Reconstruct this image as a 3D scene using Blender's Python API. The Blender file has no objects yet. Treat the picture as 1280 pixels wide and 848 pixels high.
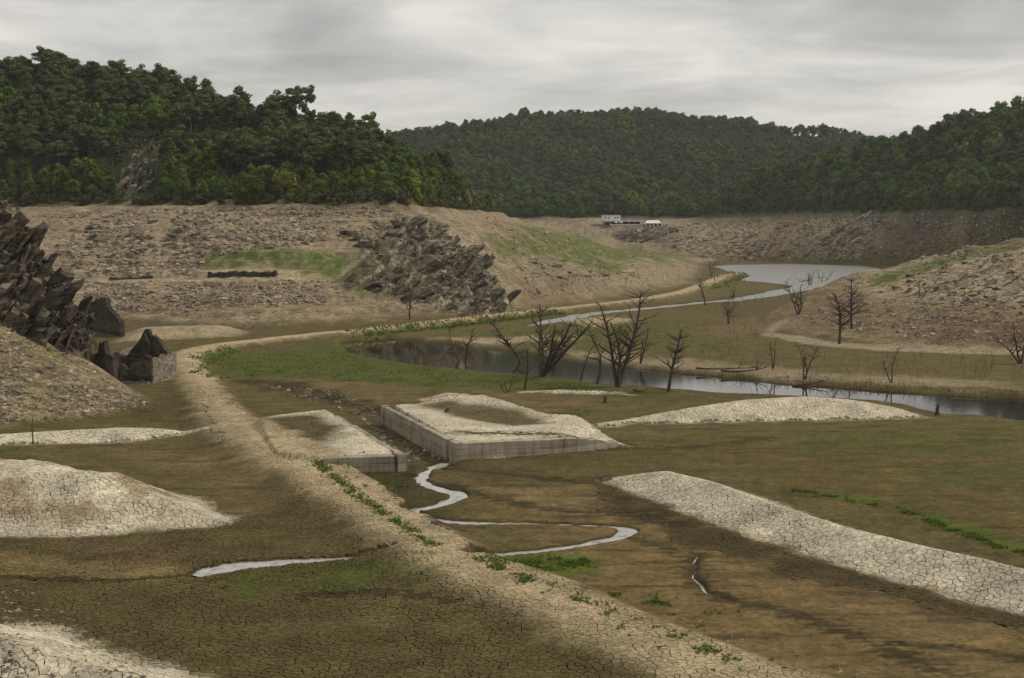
import bpy, math, random
import numpy as np
from mathutils import Vector, Matrix
from mathutils.geometry import delaunay_2d_cdt, convex_hull_2d

# ------------------------------------------------------------------ camera
SC = bpy.context.scene
C = SC.collection
CAMZ, FPX = 21.6, 1600.0                     # camera height (m), focal length in photo pixels (1280 wide)
PITCH = math.atan(136 / FPX)
cam_d = bpy.data.cameras.new('camera'); cam = bpy.data.objects.new('camera', cam_d); C.objects.link(cam)
cam_d.sensor_width = 36.0; cam_d.lens = 36.0 * FPX / 1280.0
cam_d.clip_start = 1.0; cam_d.clip_end = 12000.0
cam.location = (0, 0, CAMZ); cam.rotation_euler = (math.pi / 2 - PITCH, 0, 0)
SC.camera = cam

# ------------------------------------------------------------------ sky, sun, exposure
SUN_EL, SUN_AZ = math.radians(42), math.radians(78)     # azimuth clockwise from +Y (view direction)
world = bpy.data.worlds.new('World'); SC.world = world; world.use_nodes = True
wn = world.node_tree; wn.nodes.clear()
def N(nt, t, **kw):
    n = nt.nodes.new(t)
    for k, v in kw.items():
        if k.startswith('i_'):
            key = k[2:]; key = int(key) if key.isdigit() else key
            n.inputs[key].default_value = v
        else: setattr(n, k, v)
    return n
L = lambda nt, a, b: nt.links.new(a, b)
def mathn(nt, op, a, b=None, c=None, clamp=False):
    n = nt.nodes.new('ShaderNodeMath'); n.operation = op; n.use_clamp = clamp
    for i, v in enumerate((a, b, c)):
        if v is None: continue
        if hasattr(v, 'is_output'): nt.links.new(v, n.inputs[i])
        else: n.inputs[i].default_value = v
    return n.outputs[0]
def mixc(nt, fac, a, b, blend='MIX'):
    n = nt.nodes.new('ShaderNodeMix'); n.data_type = 'RGBA'; n.blend_type = blend
    for i, v in ((0, fac), (6, a), (7, b)):
        if hasattr(v, 'is_output'): nt.links.new(v, n.inputs[i])
        else: n.inputs[i].default_value = v if not isinstance(v, tuple) else (*v, 1)[:4]
    return n.outputs[2]
def ramp(nt, fac, stops, interp='LINEAR'):
    n = nt.nodes.new('ShaderNodeValToRGB'); n.color_ramp.interpolation = interp
    el = n.color_ramp.elements
    while len(el) < len(stops): el.new(0.5)
    for e, (p, c) in zip(el, stops):
        e.position = p; e.color = (*c, 1) if isinstance(c, tuple) else (c, c, c, 1)
    nt.links.new(fac, n.inputs[0]); return n.outputs[0]

wo = N(wn, 'ShaderNodeOutputWorld'); bg = N(wn, 'ShaderNodeBackground'); L(wn, bg.outputs[0], wo.inputs[0])
sky = N(wn, 'ShaderNodeTexSky', sky_type='NISHITA', sun_disc=False, sun_elevation=SUN_EL, sun_rotation=SUN_AZ, air_density=1.0, dust_density=3.0)
tc = N(wn, 'ShaderNodeTexCoord'); sx = N(wn, 'ShaderNodeSeparateXYZ'); L(wn, tc.outputs['Generated'], sx.inputs[0])
zc = mathn(wn, 'MAXIMUM', sx.outputs[2], 0.0)
den = mathn(wn, 'ADD', zc, 0.13)
cx = mathn(wn, 'DIVIDE', sx.outputs[0], den); cy = mathn(wn, 'DIVIDE', sx.outputs[1], den)
cv = N(wn, 'ShaderNodeCombineXYZ'); L(wn, cx, cv.inputs[0]); L(wn, cy, cv.inputs[1]); cv.inputs[2].default_value = 3.7
nz1 = N(wn, 'ShaderNodeTexNoise', i_Scale=1.3, i_Detail=8.0, i_Roughness=0.56, i_Distortion=0.4); L(wn, cv.outputs[0], nz1.inputs['Vector'])
mp = N(wn, 'ShaderNodeMapping'); mp.inputs['Scale'].default_value = (0.5, 1.3, 1); mp.inputs['Location'].default_value = (4.2, 1.3, 0); L(wn, cv.outputs[0], mp.inputs[0])
nz2 = N(wn, 'ShaderNodeTexNoise', i_Scale=1.15, i_Detail=5.0, i_Roughness=0.55, i_Distortion=0.1); L(wn, mp.outputs[0], nz2.inputs['Vector'])
nn = mathn(wn, 'ADD', mathn(wn, 'MULTIPLY', nz1.outputs[0], 0.6), mathn(wn, 'MULTIPLY', nz2.outputs[0], 0.4))
cl = ramp(wn, nn, [(0.38, (0.36, 0.352, 0.335)), (0.46, (0.45, 0.436, 0.41)), (0.53, (0.56, 0.54, 0.50)), (0.62, (0.72, 0.685, 0.62))])
# an overcast sky is brighter overhead than at the horizon
grad = mathn(wn, 'ADD', 0.86, mathn(wn, 'MULTIPLY', zc, 0.05))
gc = N(wn, 'ShaderNodeVectorMath', operation='SCALE'); L(wn, cl, gc.inputs[0]); L(wn, mathn(wn, 'MULTIPLY', grad, 10.0), gc.inputs['Scale'])
L(wn, mixc(wn, 0.10, gc.outputs[0], sky.outputs[0]), bg.inputs[0])
bg.inputs[1].default_value = 0.1

sun_d = bpy.data.lights.new('sun', 'SUN'); sun = bpy.data.objects.new('sun', sun_d); C.objects.link(sun)
sun_d.energy = 1.5; sun_d.angle = math.radians(11); sun_d.color = (1.0, 0.93, 0.82)
sd = Vector((math.sin(SUN_AZ) * math.cos(SUN_EL), math.cos(SUN_AZ) * math.cos(SUN_EL), math.sin(SUN_EL)))
sun.rotation_euler = sd.to_track_quat('Z', 'Y').to_euler()
SC.view_settings.view_transform = 'Standard'; SC.view_settings.look = 'None'
SC.view_settings.exposure = 0.46; SC.view_settings.gamma = 1.0
SC.render.engine = 'CYCLES'
SC.cycles.use_denoising = True
SC.cycles.max_bounces = 5; SC.cycles.diffuse_bounces = 2; SC.cycles.glossy_bounces = 3; SC.cycles.transmission_bounces = 3
SC.cycles.volume_bounces = 0; HAZE = 0.00007; SC.cycles.transparent_max_bounces = 6

rng = np.random.default_rng(7)
random.seed(7)
import time as _t; _T0 = _t.time()
def tick(n): print('TICK %s %.1f' % (n, _t.time() - _T0))
# ------------------------------------------------------------------ numpy helpers
_perm = np.random.default_rng(3).permutation(256).astype(np.int64)
_perm = np.concatenate([_perm, _perm, _perm])
_ang = np.random.default_rng(4).uniform(0, 2 * np.pi, 256); _gx, _gy = np.cos(_ang), np.sin(_ang)
def pn(x, y, s=0):
    xi = np.floor(x).astype(np.int64); yi = np.floor(y).astype(np.int64)
    xf = x - xi; yf = y - yi
    u = xf * xf * xf * (xf * (xf * 6 - 15) + 10); v = yf * yf * yf * (yf * (yf * 6 - 15) + 10)
    def g(ix, iy, dx, dy):
        h = _perm[(_perm[(ix + s * 17) & 255] + iy + s * 31) & 255]
        return _gx[h] * dx + _gy[h] * dy
    a = g(xi, yi, xf, yf); b = g(xi + 1, yi, xf - 1, yf); c = g(xi, yi + 1, xf, yf - 1); d = g(xi + 1, yi + 1, xf - 1, yf - 1)
    return (a + (b - a) * u + ((c + (d - c) * u) - (a + (b - a) * u)) * v) * 1.5
def fbm(x, y, o=4, s=0, lac=2.03, gain=0.5):
    t = 0; a = 1.0; n = 0
    for i in range(o):
        t = t + a * pn(x + 13.7 * i, y - 7.3 * i, s + i); n += a; a *= gain; x = x * lac; y = y * lac
    return t / n * 1.4
def mfbm(m, x, y, *a):
    o = np.zeros(x.shape)
    if m.any(): o[m] = fbm(x[m], y[m], *a)
    return o
def ss(a, b, x):
    t = np.clip((x - a) / (b - a), 0, 1); return t * t * (3 - 2 * t)
def lerp(a, b, t): return a + (b - a) * t

def ray(px, py):
    a = (px - 640) / FPX; b = (424 - py) / FPX
    return np.array([a, math.cos(PITCH) + b * math.sin(PITCH), -math.sin(PITCH) + b * math.cos(PITCH)])
def P(px, py, z=0.0):
    """photo pixel -> world x, y on the level z"""
    r = ray(px, py); t = (z - CAMZ) / r[2]
    return (r[0] * t, r[1] * t)
def PD(px, py, d):
    """photo pixel -> world x, y, z at distance d along the valley"""
    r = ray(px, py); t = d / r[1]
    return (r[0] * t, d, CAMZ + r[2] * t)
def PX(x, y, z):
    cp, sp = math.cos(PITCH), math.sin(PITCH)
    dz = z - CAMZ; f = y * cp - dz * sp; u = y * sp + dz * cp
    return 640 + FPX * x / f, 424 - FPX * u / f

def sdf(poly, x, y, margin=60.0):
    """signed distance to a closed polygon, positive inside (clamped to -margin far away)"""
    p = np.asarray(poly, float)[:, :2]
    out = np.full(x.shape, -float(margin))
    m = (x > p[:, 0].min() - margin) & (x < p[:, 0].max() + margin) & (y > p[:, 1].min() - margin) & (y < p[:, 1].max() + margin)
    if not m.any(): return out
    X, Y = x[m], y[m]; d2 = np.full(X.shape, 1e18); ins = np.zeros(X.shape, bool)
    for i in range(len(p)):
        a, b = p[i], p[(i + 1) % len(p)]; e = b - a
        wx, wy = X - a[0], Y - a[1]
        t = np.clip((wx * e[0] + wy * e[1]) / max(e @ e, 1e-9), 0, 1)
        d2 = np.minimum(d2, (wx - e[0] * t) ** 2 + (wy - e[1] * t) ** 2)
        c = (a[1] <= Y) != (b[1] <= Y)
        if abs(e[1]) > 1e-9: ins ^= c & (X < a[0] + (Y - a[1]) / e[1] * e[0])
    d = np.sqrt(d2); out[m] = np.where(ins, d, -np.minimum(d, margin)); return out
def pline(pts, x, y, margin=40.0):
    """distance to an open polyline and the values of its extra columns at the nearest point"""
    p = np.asarray(pts, float); k = p.shape[1] - 2
    D = np.full(x.shape, float(margin)); V = np.zeros(x.shape + (k,)); S = np.zeros(x.shape)
    m = (x > p[:, 0].min() - margin) & (x < p[:, 0].max() + margin) & (y > p[:, 1].min() - margin) & (y < p[:, 1].max() + margin)
    if not m.any(): return D, V, S
    X, Y = x[m], y[m]; bd = np.full(X.shape, float(margin)); bv = np.zeros(X.shape + (k,)); bs = np.zeros(X.shape)
    for i in range(len(p) - 1):
        a, b = p[i], p[i + 1]; e = b[:2] - a[:2]; wx, wy = X - a[0], Y - a[1]
        t = np.clip((wx * e[0] + wy * e[1]) / max(e @ e, 1e-9), 0, 1)
        dx, dy = wx - e[0] * t, wy - e[1] * t; d = np.sqrt(dx * dx + dy * dy); c = d < bd
        bd = np.where(c, d, bd); bs = np.where(c, np.sign(e[0] * dy - e[1] * dx), bs)
        if k: bv[c] = (a[2:] + (b[2:] - a[2:]) * t[:, None])[c]
    D[m] = bd; V[m] = bv; S[m] = bs; return D, V, S
def smooth_line(pts, n=8):
    """Catmull-Rom through the points, all columns"""
    p = np.asarray(pts, float); p = np.vstack([2 * p[0] - p[1], p, 2 * p[-1] - p[-2]]); out = []
    for i in range(1, len(p) - 2):
        for t in np.arange(n) / n:
            out.append(0.5 * (2 * p[i] + (p[i + 1] - p[i - 1]) * t + (2 * p[i - 1] - 5 * p[i] + 4 * p[i + 1] - p[i + 2]) * t * t + (3 * p[i] - p[i - 1] - 3 * p[i + 1] + p[i + 2]) * t ** 3))
    out.append(p[-2]); return np.array(out)
def idw(pts, x, y, pw=2):
    """crest: nearest distance and inverse-distance height of densely sampled polyline (x, y, z)"""
    p = np.asarray(pts, float); q = [p[0]]
    for a, b in zip(p[:-1], p[1:]):
        n = max(1, int(np.hypot(*(b - a)[:2]) / 18)); q += [a + (b - a) * (k + 1) / n for k in range(n)]
    q = np.array(q); d2m = np.full(x.shape, 1e18); sw = np.zeros(x.shape); sz = np.zeros(x.shape)
    for a in q:
        d2 = (x - a[0]) ** 2 + (y - a[1]) ** 2 + 1.0
        d2m = np.minimum(d2m, d2); w = 1 / d2 ** pw; sw += w; sz += w * a[2]
    return np.sqrt(d2m), sz / sw

# ------------------------------------------------------------------ object helpers
def mesh_obj(name, verts, faces, mat, parent=None, smooth=False):
    me = bpy.data.meshes.new(name)
    if isinstance(faces, np.ndarray):
        verts = np.asarray(verts, np.float32); nf, k = faces.shape
        me.vertices.add(len(verts)); me.vertices.foreach_set('co', verts.ravel())
        me.loops.add(nf * k); me.loops.foreach_set('vertex_index', faces.astype(np.int32).ravel())
        me.polygons.add(nf); me.polygons.foreach_set('loop_start', np.arange(0, nf * k, k, dtype=np.int32))
        me.update(calc_edges=True)
    else:
        me.from_pydata([tuple(map(float, v)) for v in verts], [], faces); me.update()
    if smooth: me.shade_smooth()
    else: me.shade_flat()
    for m in (mat if isinstance(mat, (list, tuple)) else [mat]): me.materials.append(m)
    o = bpy.data.objects.new(name, me); C.objects.link(o)
    if parent: o.parent = parent
    return o
def link_mesh(name, me, parent=None, loc=(0, 0, 0), rot=(0, 0, 0), sc=(1, 1, 1)):
    o = bpy.data.objects.new(name, me); C.objects.link(o); o.location = loc; o.rotation_euler = rot; o.scale = sc
    if parent: o.parent = parent
    return o
def tag(o, label=None, cat=None, group=None, kind=None):
    if label: o['label'] = label
    if cat: o['category'] = cat
    if group: o['group'] = group
    if kind: o['kind'] = kind
    return o
def empty(name, loc, rz=0.0):
    o = bpy.data.objects.new(name, None); C.objects.link(o); o.location = loc; o.rotation_euler = (0, 0, rz); o.empty_display_size = 0.5
    return o
class MB:
    """collects shapes into one mesh"""
    def __init__(s): s.v = []; s.f = []
    def box(s, x0, x1, y0, y1, z0, z1, M=None):
        b = len(s.v); q = [(x, y, z) for z in (z0, z1) for x, y in ((x0, y0), (x1, y0), (x1, y1), (x0, y1))]
        s.v += [tuple(M @ Vector(p)) for p in q] if M else q
        s.f += [tuple(b + i for i in t) for t in ((3, 2, 1, 0), (4, 5, 6, 7), (0, 1, 5, 4), (1, 2, 6, 5), (2, 3, 7, 6), (3, 0, 4, 7))]
        return s
    def prism(s, outline, a, b, plane='xz'):
        """extrude a 2-D outline (counter-clockwise) between a and b along the missing axis"""
        n = len(outline); k = len(s.v)
        for w in (a, b):
            for p, q in outline: s.v.append((p, w, q) if plane == 'xz' else (p, q, w))
        s.f += [tuple(k + i for i in range(n)), tuple(k + n + i for i in reversed(range(n)))]
        s.f += [(k + i, k + n + i, k + n + (i + 1) % n, k + (i + 1) % n) for i in range(n)]
        return s
    def tube(s, pts, rad, n=5, cap=True):
        pts = [Vector(p) for p in pts]; k = len(s.v); m = len(pts)
        for i, p in enumerate(pts):
            t = (pts[min(i + 1, m - 1)] - pts[max(i - 1, 0)]).normalized()
            u = t.cross(Vector((0.31, 0.87, 0.2) if abs(t.z) > .9 else (0, 0, 1))).normalized(); w = t.cross(u)
            r = rad[i] if hasattr(rad, '__len__') else rad
            for j in range(n):
                a = 2 * math.pi * j / n; s.v.append(tuple(p + (u * math.cos(a) + w * math.sin(a)) * r))
        for i in range(m - 1):
            for j in range(n):
                s.f.append((k + i * n + j, k + i * n + (j + 1) % n, k + (i + 1) * n + (j + 1) % n, k + (i + 1) * n + j))
        if cap: s.f.append(tuple(k + j for j in reversed(range(n)))); s.f.append(tuple(k + (m - 1) * n + j for j in range(n)))
        return s
    def build(s, name, mat, parent=None, smooth=False): return mesh_obj(name, s.v, s.f, mat, parent, smooth)

# a walking figure, grown from its skeleton before the scene gets heavy
def person_mesh():
    J = {'pel': (0, 0, .95, .13), 'wst': (0, 0, 1.10, .125), 'cst': (0, 0, 1.33, .15), 'nek': (0, 0, 1.49, .06), 'hd1': (0, .01, 1.58, .085), 'hd2': (0, .0, 1.68, .095), 'hd3': (0, -.005, 1.74, .05)}
    E = [('pel', 'wst'), ('wst', 'cst'), ('cst', 'nek'), ('nek', 'hd1'), ('hd1', 'hd2'), ('hd2', 'hd3')]
    for s, sg in (('l', -1), ('r', 1)):
        J.update({s + 'sh': (sg * .18, 0, 1.40, .065), s + 'el': (sg * .24, -.05 * sg, 1.14, .048), s + 'wr': (sg * .25, .08 + .05 * sg, .92, .034), s + 'ha': (sg * .25, .12 + .05 * sg, .84, .036), s + 'hp': (sg * .09, 0, .90, .095), s + 'kn': (sg * .10, .10 * sg + .04, .50, .062), s + 'an': (sg * .10, .16 * sg - .03, .09, .042), s + 'to': (sg * .11, .16 * sg + .13, .03, .035)})
        E += [('cst', s + 'sh'), (s + 'sh', s + 'el'), (s + 'el', s + 'wr'), (s + 'wr', s + 'ha'), ('pel', s + 'hp'), (s + 'hp', s + 'kn'), (s + 'kn', s + 'an'), (s + 'an', s + 'to')]
    ks = list(J); me = bpy.data.meshes.new('person'); me.from_pydata([J[k][:3] for k in ks], [(ks.index(a), ks.index(b)) for a, b in E], []); o = bpy.data.objects.new('person', me)
    C.objects.link(o); o.modifiers.new('s', 'SKIN'); m2 = o.modifiers.new('u', 'SUBSURF'); m2.levels = 1
    for i, k in enumerate(ks): me.skin_vertices[0].data[i].radius = (J[k][3], J[k][3] * (.7 if k in ('cst', 'wst', 'pel') else 1)); me.skin_vertices[0].data[i].use_root = k == 'pel'
    dg = bpy.context.evaluated_depsgraph_get(); out = bpy.data.meshes.new_from_object(o.evaluated_get(dg)); bpy.data.objects.remove(o); return out
PM = person_mesh()

# ------------------------------------------------------------------ materials
def new_mat(name):
    m = bpy.data.materials.new(name); m.use_nodes = True; nt = m.node_tree; b = nt.nodes['Principled BSDF']
    b.inputs['Roughness'].default_value = 0.9; b.inputs['Specular IOR Level'].default_value = 0.15
    return m, nt, b
def bump(nt, b, h, strength=0.5, dist=0.1):
    n = N(nt, 'ShaderNodeBump', i_Strength=strength, i_Distance=dist); L(nt, h, n.inputs['Height']); L(nt, n.outputs[0], b.inputs['Normal'])
def noise(nt, vec, scale, detail=5.0, rough=0.55, dist=0.0):
    n = N(nt, 'ShaderNodeTexNoise', i_Scale=scale, i_Detail=detail, i_Roughness=rough, i_Distortion=dist); L(nt, vec, n.inputs['Vector']); return n.outputs[0]

def ground_mat(plates=False):
    m, nt, b = new_mat('mud_plate' if plates else 'ground')
    geo = N(nt, 'ShaderNodeNewGeometry'); pos = geo.outputs['Position']
    col = N(nt, 'ShaderNodeAttribute', attribute_name='Col').outputs['Color']
    aux = N(nt, 'ShaderNodeAttribute', attribute_name='Aux'); sp = N(nt, 'ShaderNodeSeparateColor'); L(nt, aux.outputs['Color'], sp.inputs[0])
    crk, stn, grs = sp.outputs[0], sp.outputs[1], sp.outputs[2]
    n1 = noise(nt, pos, 0.33, 7.0, 0.62); n2 = noise(nt, pos, 2.6, 6.0, 0.65); n3 = noise(nt, pos, 14.0, 4.0, 0.6)
    v = mathn(nt, 'MULTIPLY', ramp(nt, n1, [(0.3, 0.74), (0.7, 1.26)]), ramp(nt, n2, [(0.32, 0.68), (0.68, 1.32)]))
    n4 = noise(nt, pos, 0.9, 9.0, 0.78, 0.6); gr = ramp(nt, n4, [(0.36, 0.30), (0.47, 0.92), (0.62, 1.62)])
    if not plates: v = mathn(nt, 'MULTIPLY', v, mathn(nt, 'ADD', 1.0, mathn(nt, 'MULTIPLY', mathn(nt, 'SUBTRACT', gr, 1.0), mathn(nt, 'ADD', 0.48, mathn(nt, 'MULTIPLY', stn, 0.52)))))
    v = mathn(nt, 'MULTIPLY', v, ramp(nt, n3, [(0.3, 0.85), (0.7, 1.15)]))
    sc = N(nt, 'ShaderNodeVectorMath', operation='SCALE'); L(nt, col, sc.inputs[0]); L(nt, v, sc.inputs['Scale']); c = sc.outputs[0]
    h = mathn(nt, 'MULTIPLY', n3, 0.25)
    if not plates:
        vp = N(nt, 'ShaderNodeTexVoronoi', feature='F1', i_Scale=2.2, i_Randomness=1.0); L(nt, pos, vp.inputs['Vector'])
        vq = N(nt, 'ShaderNodeSeparateColor'); L(nt, vp.outputs['Color'], vq.inputs[0])
        sk = mathn(nt, 'MULTIPLY', ramp(nt, vp.outputs['Distance'], [(0.10, 1.0), (0.26, 0.0)]), mathn(nt, 'GREATER_THAN', vq.outputs[0], 0.62))
        s9 = N(nt, 'ShaderNodeVectorMath', operation='SCALE'); L(nt, c, s9.inputs[0]); L(nt, ramp(nt, vq.outputs[1], [(0.0, 0.35), (0.75, 0.6), (0.80, 1.7)]), s9.inputs['Scale'])
        c = mixc(nt, mathn(nt, 'MULTIPLY', sk, 0.75), c, s9.outputs[0])
    if not plates:
        # thin level ledges left by the falling water
        ml = N(nt, 'ShaderNodeMapping'); ml.inputs['Scale'].default_value = (0.10, 0.10, 2.6); L(nt, pos, ml.inputs[0]); nl = noise(nt, ml.outputs[0], 1.0, 5.0, 0.7, 0.3)
        s8 = N(nt, 'ShaderNodeVectorMath', operation='SCALE'); L(nt, c, s8.inputs[0]); L(nt, ramp(nt, nl, [(0.34, 0.45), (0.46, 1.0), (0.66, 1.4)]), s8.inputs['Scale'])
        c = mixc(nt, mathn(nt, 'MULTIPLY', mathn(nt, 'MINIMUM', mathn(nt, 'MULTIPLY', stn, 1.8), 1.0), 0.8), c, s8.outputs[0]); h = mathn(nt, 'ADD', h, mathn(nt, 'MULTIPLY', nl, mathn(nt, 'MULTIPLY', stn, 2.5)))
        # small stones lying on the slopes
        vo = N(nt, 'ShaderNodeTexVoronoi', feature='F1', i_Scale=1.1, i_Randomness=1.0); L(nt, pos, vo.inputs['Vector'])
        st = ramp(nt, vo.outputs['Distance'], [(0.2, 1.0), (0.42, 0.0)])
        vs = N(nt, 'ShaderNodeSeparateColor'); L(nt, vo.outputs['Color'], vs.inputs[0])
        tone = ramp(nt, vs.outputs[0], [(0.0, 0.42), (0.45, 0.9), (0.8, 1.35), (1.0, 1.6)])
        pick = mathn(nt, 'LESS_THAN', vs.outputs[1], mathn(nt, 'MULTIPLY', stn, 0.75))
        f = mathn(nt, 'MULTIPLY', mathn(nt, 'MULTIPLY', st, pick), mathn(nt, 'MINIMUM', mathn(nt, 'MULTIPLY', stn, 2.0), 1.0))
        s2 = N(nt, 'ShaderNodeVectorMath', operation='SCALE'); L(nt, c, s2.inputs[0]); L(nt, tone, s2.inputs['Scale'])
        c = mixc(nt, f, c, s2.outputs[0])
        h = mathn(nt, 'ADD', h, mathn(nt, 'MULTIPLY', f, 2.2)); h = mathn(nt, 'ADD', h, mathn(nt, 'MULTIPLY', n2, mathn(nt, 'MULTIPLY', stn, 2.5)))
        # drying cracks too far away to be told apart singly
        wv = N(nt, 'ShaderNodeVectorMath', operation='ADD'); L(nt, pos, wv.inputs[0])
        nd = N(nt, 'ShaderNodeTexNoise', i_Scale=3.0, i_Detail=2.0); L(nt, pos, nd.inputs['Vector'])
        ns = N(nt, 'ShaderNodeVectorMath', operation='SCALE'); L(nt, nd.outputs['Color'], ns.inputs[0]); ns.inputs['Scale'].default_value = 0.25; L(nt, ns.outputs[0], wv.inputs[1])
        fl = N(nt, 'ShaderNodeMapping'); fl.inputs['Scale'].default_value = (1, 1, 0.2); L(nt, wv.outputs[0], fl.inputs[0])
        ve = N(nt, 'ShaderNodeTexVoronoi', feature='DISTANCE_TO_EDGE', i_Scale=1.5); L(nt, fl.outputs[0], ve.inputs['Vector'])
        ln = ramp(nt, ve.outputs['Distance'], [(0.02, 1.0), (0.11, 0.0)])
        lf = mathn(nt, 'MULTIPLY', ln, crk)
        s3 = N(nt, 'ShaderNodeVectorMath', operation='SCALE'); L(nt, c, s3.inputs[0]); s3.inputs['Scale'].default_value = 0.32
        c = mixc(nt, lf, c, s3.outputs[0]); h = mathn(nt, 'SUBTRACT', h, mathn(nt, 'MULTIPLY', lf, 1.5))
        # short weeds
        gn = noise(nt, pos, 5.0, 5.0, 0.7); gf = mathn(nt, 'MULTIPLY', grs, ramp(nt, gn, [(0.38, 0.0), (0.62, 1.0)]))
        c = mixc(nt, mathn(nt, 'MULTIPLY', gf, 0.8), c, (0.085, 0.112, 0.024)); h = mathn(nt, 'ADD', h, mathn(nt, 'MULTIPLY', gf, 1.0))
    L(nt, c, b.inputs['Base Color']); b.inputs['Roughness'].default_value = 0.95; b.inputs['Specular IOR Level'].default_value = 0.08
    bump(nt, b, h, 0.7, 0.12)
    return m
M_GROUND = ground_mat(); M_PLATE = ground_mat(True)

def water_mat(name, base, rough, spec=0.5, bs=0.08):
    m, nt, b = new_mat(name); geo = N(nt, 'ShaderNodeNewGeometry')
    b.inputs['Base Color'].default_value = (*base, 1); b.inputs['Roughness'].default_value = rough; b.inputs['IOR'].default_value = 1.33; b.inputs['Specular IOR Level'].default_value = spec
    mpn = N(nt, 'ShaderNodeMapping'); mpn.inputs['Scale'].default_value = (1.0, 0.5, 1.0); L(nt, geo.outputs['Position'], mpn.inputs[0])
    bump(nt, b, noise(nt, mpn.outputs[0], 1.3, 4.0, 0.5), bs, 0.05)
    return m
M_RIVER = water_mat('river_water', (0.022, 0.018, 0.011), 0.05, 0.5, 0.04)
M_LAKE = water_mat('lake_water', (0.26, 0.255, 0.24), 0.32, 0.9, 0.5)
def stream_mat():
    m = water_mat('stream_water', (.3, .3, .3), 0.10, 0.7, 0.3); nt = m.node_tree; b = nt.nodes['Principled BSDF']; g = N(nt, 'ShaderNodeNewGeometry')
    c = ramp(nt, noise(nt, g.outputs['Position'], 0.9, 5.0, 0.7, .5), [(0.36, (0.13, 0.105, 0.07)), (0.46, (0.33, 0.31, 0.28)), (0.62, (0.44, 0.425, 0.40))]); L(nt, c, b.inputs['Base Color']); return m
M_STREAM = stream_mat() or water_mat('stream_water', (0.38, 0.365, 0.34), 0.16, 0.6, 0.2)

def rock_mat(name, lo, hi, scale=0.5, bstr=0.9):
    m, nt, b = new_mat(name); geo = N(nt, 'ShaderNodeNewGeometry'); pos = geo.outputs['Position']
    mpn = N(nt, 'ShaderNodeMapping'); mpn.inputs['Rotation'].default_value = (0.3, 0.75, 0.2); mpn.inputs['Scale'].default_value = (0.45, 0.8, 2.4); L(nt, pos, mpn.inputs[0])
    a = noise(nt, mpn.outputs[0], scale, 8.0, 0.65, 0.4); d = noise(nt, pos, scale * 6, 6.0, 0.7)
    oi = N(nt, 'ShaderNodeAttribute', attribute_name='tone')
    c = ramp(nt, a, [(0.32, lo), (0.52, tuple((p + q) * .42 for p, q in zip(lo, hi))), (0.70, hi)])
    v = mathn(nt, 'MULTIPLY', ramp(nt, d, [(0.25, 0.6), (0.75, 1.35)]), mathn(nt, 'ADD', 0.35, mathn(nt, 'MULTIPLY', oi.outputs['Fac'], 1.1)))
    sc = N(nt, 'ShaderNodeVectorMath', operation='SCALE'); L(nt, c, sc.inputs[0]); L(nt, v, sc.inputs['Scale'])
    L(nt, sc.outputs[0], b.inputs['Base Color']); bump(nt, b, mathn(nt, 'ADD', a, mathn(nt, 'MULTIPLY', d, 0.6)), bstr, 0.5)
    return m
M_CRAG = rock_mat('dark_schist', (0.032, 0.026, 0.019), (0.25, 0.205, 0.145))
M_CRAG2 = rock_mat('pale_schist', (0.060, 0.049, 0.036), (0.46, 0.395, 0.29))
M_STONE = rock_mat('loose_stone', (0.150, 0.120, 0.082), (0.54, 0.455, 0.335), 1.2, 0.5)

def leaf_mat(name, cols, trans=0.12):
    m, nt, b = new_mat(name)
    oi = N(nt, 'ShaderNodeObjectInfo'); at = N(nt, 'ShaderNodeAttribute', attribute_name='tone')
    c = ramp(nt, oi.outputs['Random'], [(i / max(1, len(cols) - 1), k) for i, k in enumerate(cols if len(cols) > 1 else cols * 2)])
    sc = N(nt, 'ShaderNodeVectorMath', operation='SCALE'); L(nt, c, sc.inputs[0]); L(nt, mathn(nt, 'ADD', 0.30, mathn(nt, 'MULTIPLY', at.outputs['Fac'], 1.4)), sc.inputs['Scale'])
    L(nt, sc.outputs[0], b.inputs['Base Color']); b.inputs['Roughness'].default_value = 0.7; b.inputs['Specular IOR Level'].default_value = 0.12
    tr = N(nt, 'ShaderNodeBsdfTranslucent'); L(nt, sc.outputs[0], tr.inputs[0]); mx = N(nt, 'ShaderNodeMixShader'); mx.inputs[0].default_value = trans
    L(nt, b.outputs[0], mx.inputs[1]); L(nt, tr.outputs[0], mx.inputs[2]); L(nt, mx.outputs[0], nt.nodes['Material Output'].inputs[0])
    return m
M_PINE = leaf_mat('pine_needles', [(0.068, 0.092, 0.029), (0.094, 0.120, 0.037), (0.078, 0.108, 0.031), (0.118, 0.136, 0.046), (0.085, 0.115, 0.033)], 0.2)
M_OAK = leaf_mat('oak_leaves', [(0.080, 0.127, 0.024), (0.112, 0.167, 0.031), (0.085, 0.129, 0.029), (0.153, 0.207, 0.035), (0.097, 0.138, 0.031), (0.118, 0.167, 0.029), (0.088, 0.115, 0.035)], 0.25)
M_BIRCH = leaf_mat('birch_leaves', [(0.13, 0.19, 0.030), (0.17, 0.23, 0.036), (0.12, 0.18, 0.036), (0.15, 0.20, 0.030)], 0.3)
M_WILLOW = leaf_mat('willow_leaves', [(0.14, 0.165, 0.026), (0.19, 0.20, 0.036), (0.125, 0.155, 0.028), (0.165, 0.185, 0.032)], 0.25)
M_HEATH = leaf_mat('heath_leaves', [(0.105, 0.105, 0.036), (0.13, 0.105, 0.05), (0.085, 0.105, 0.032), (0.12, 0.125, 0.038)])
M_GRASS = leaf_mat('grass_blades', [(0.11, 0.165, 0.026)], 0.25)
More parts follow.
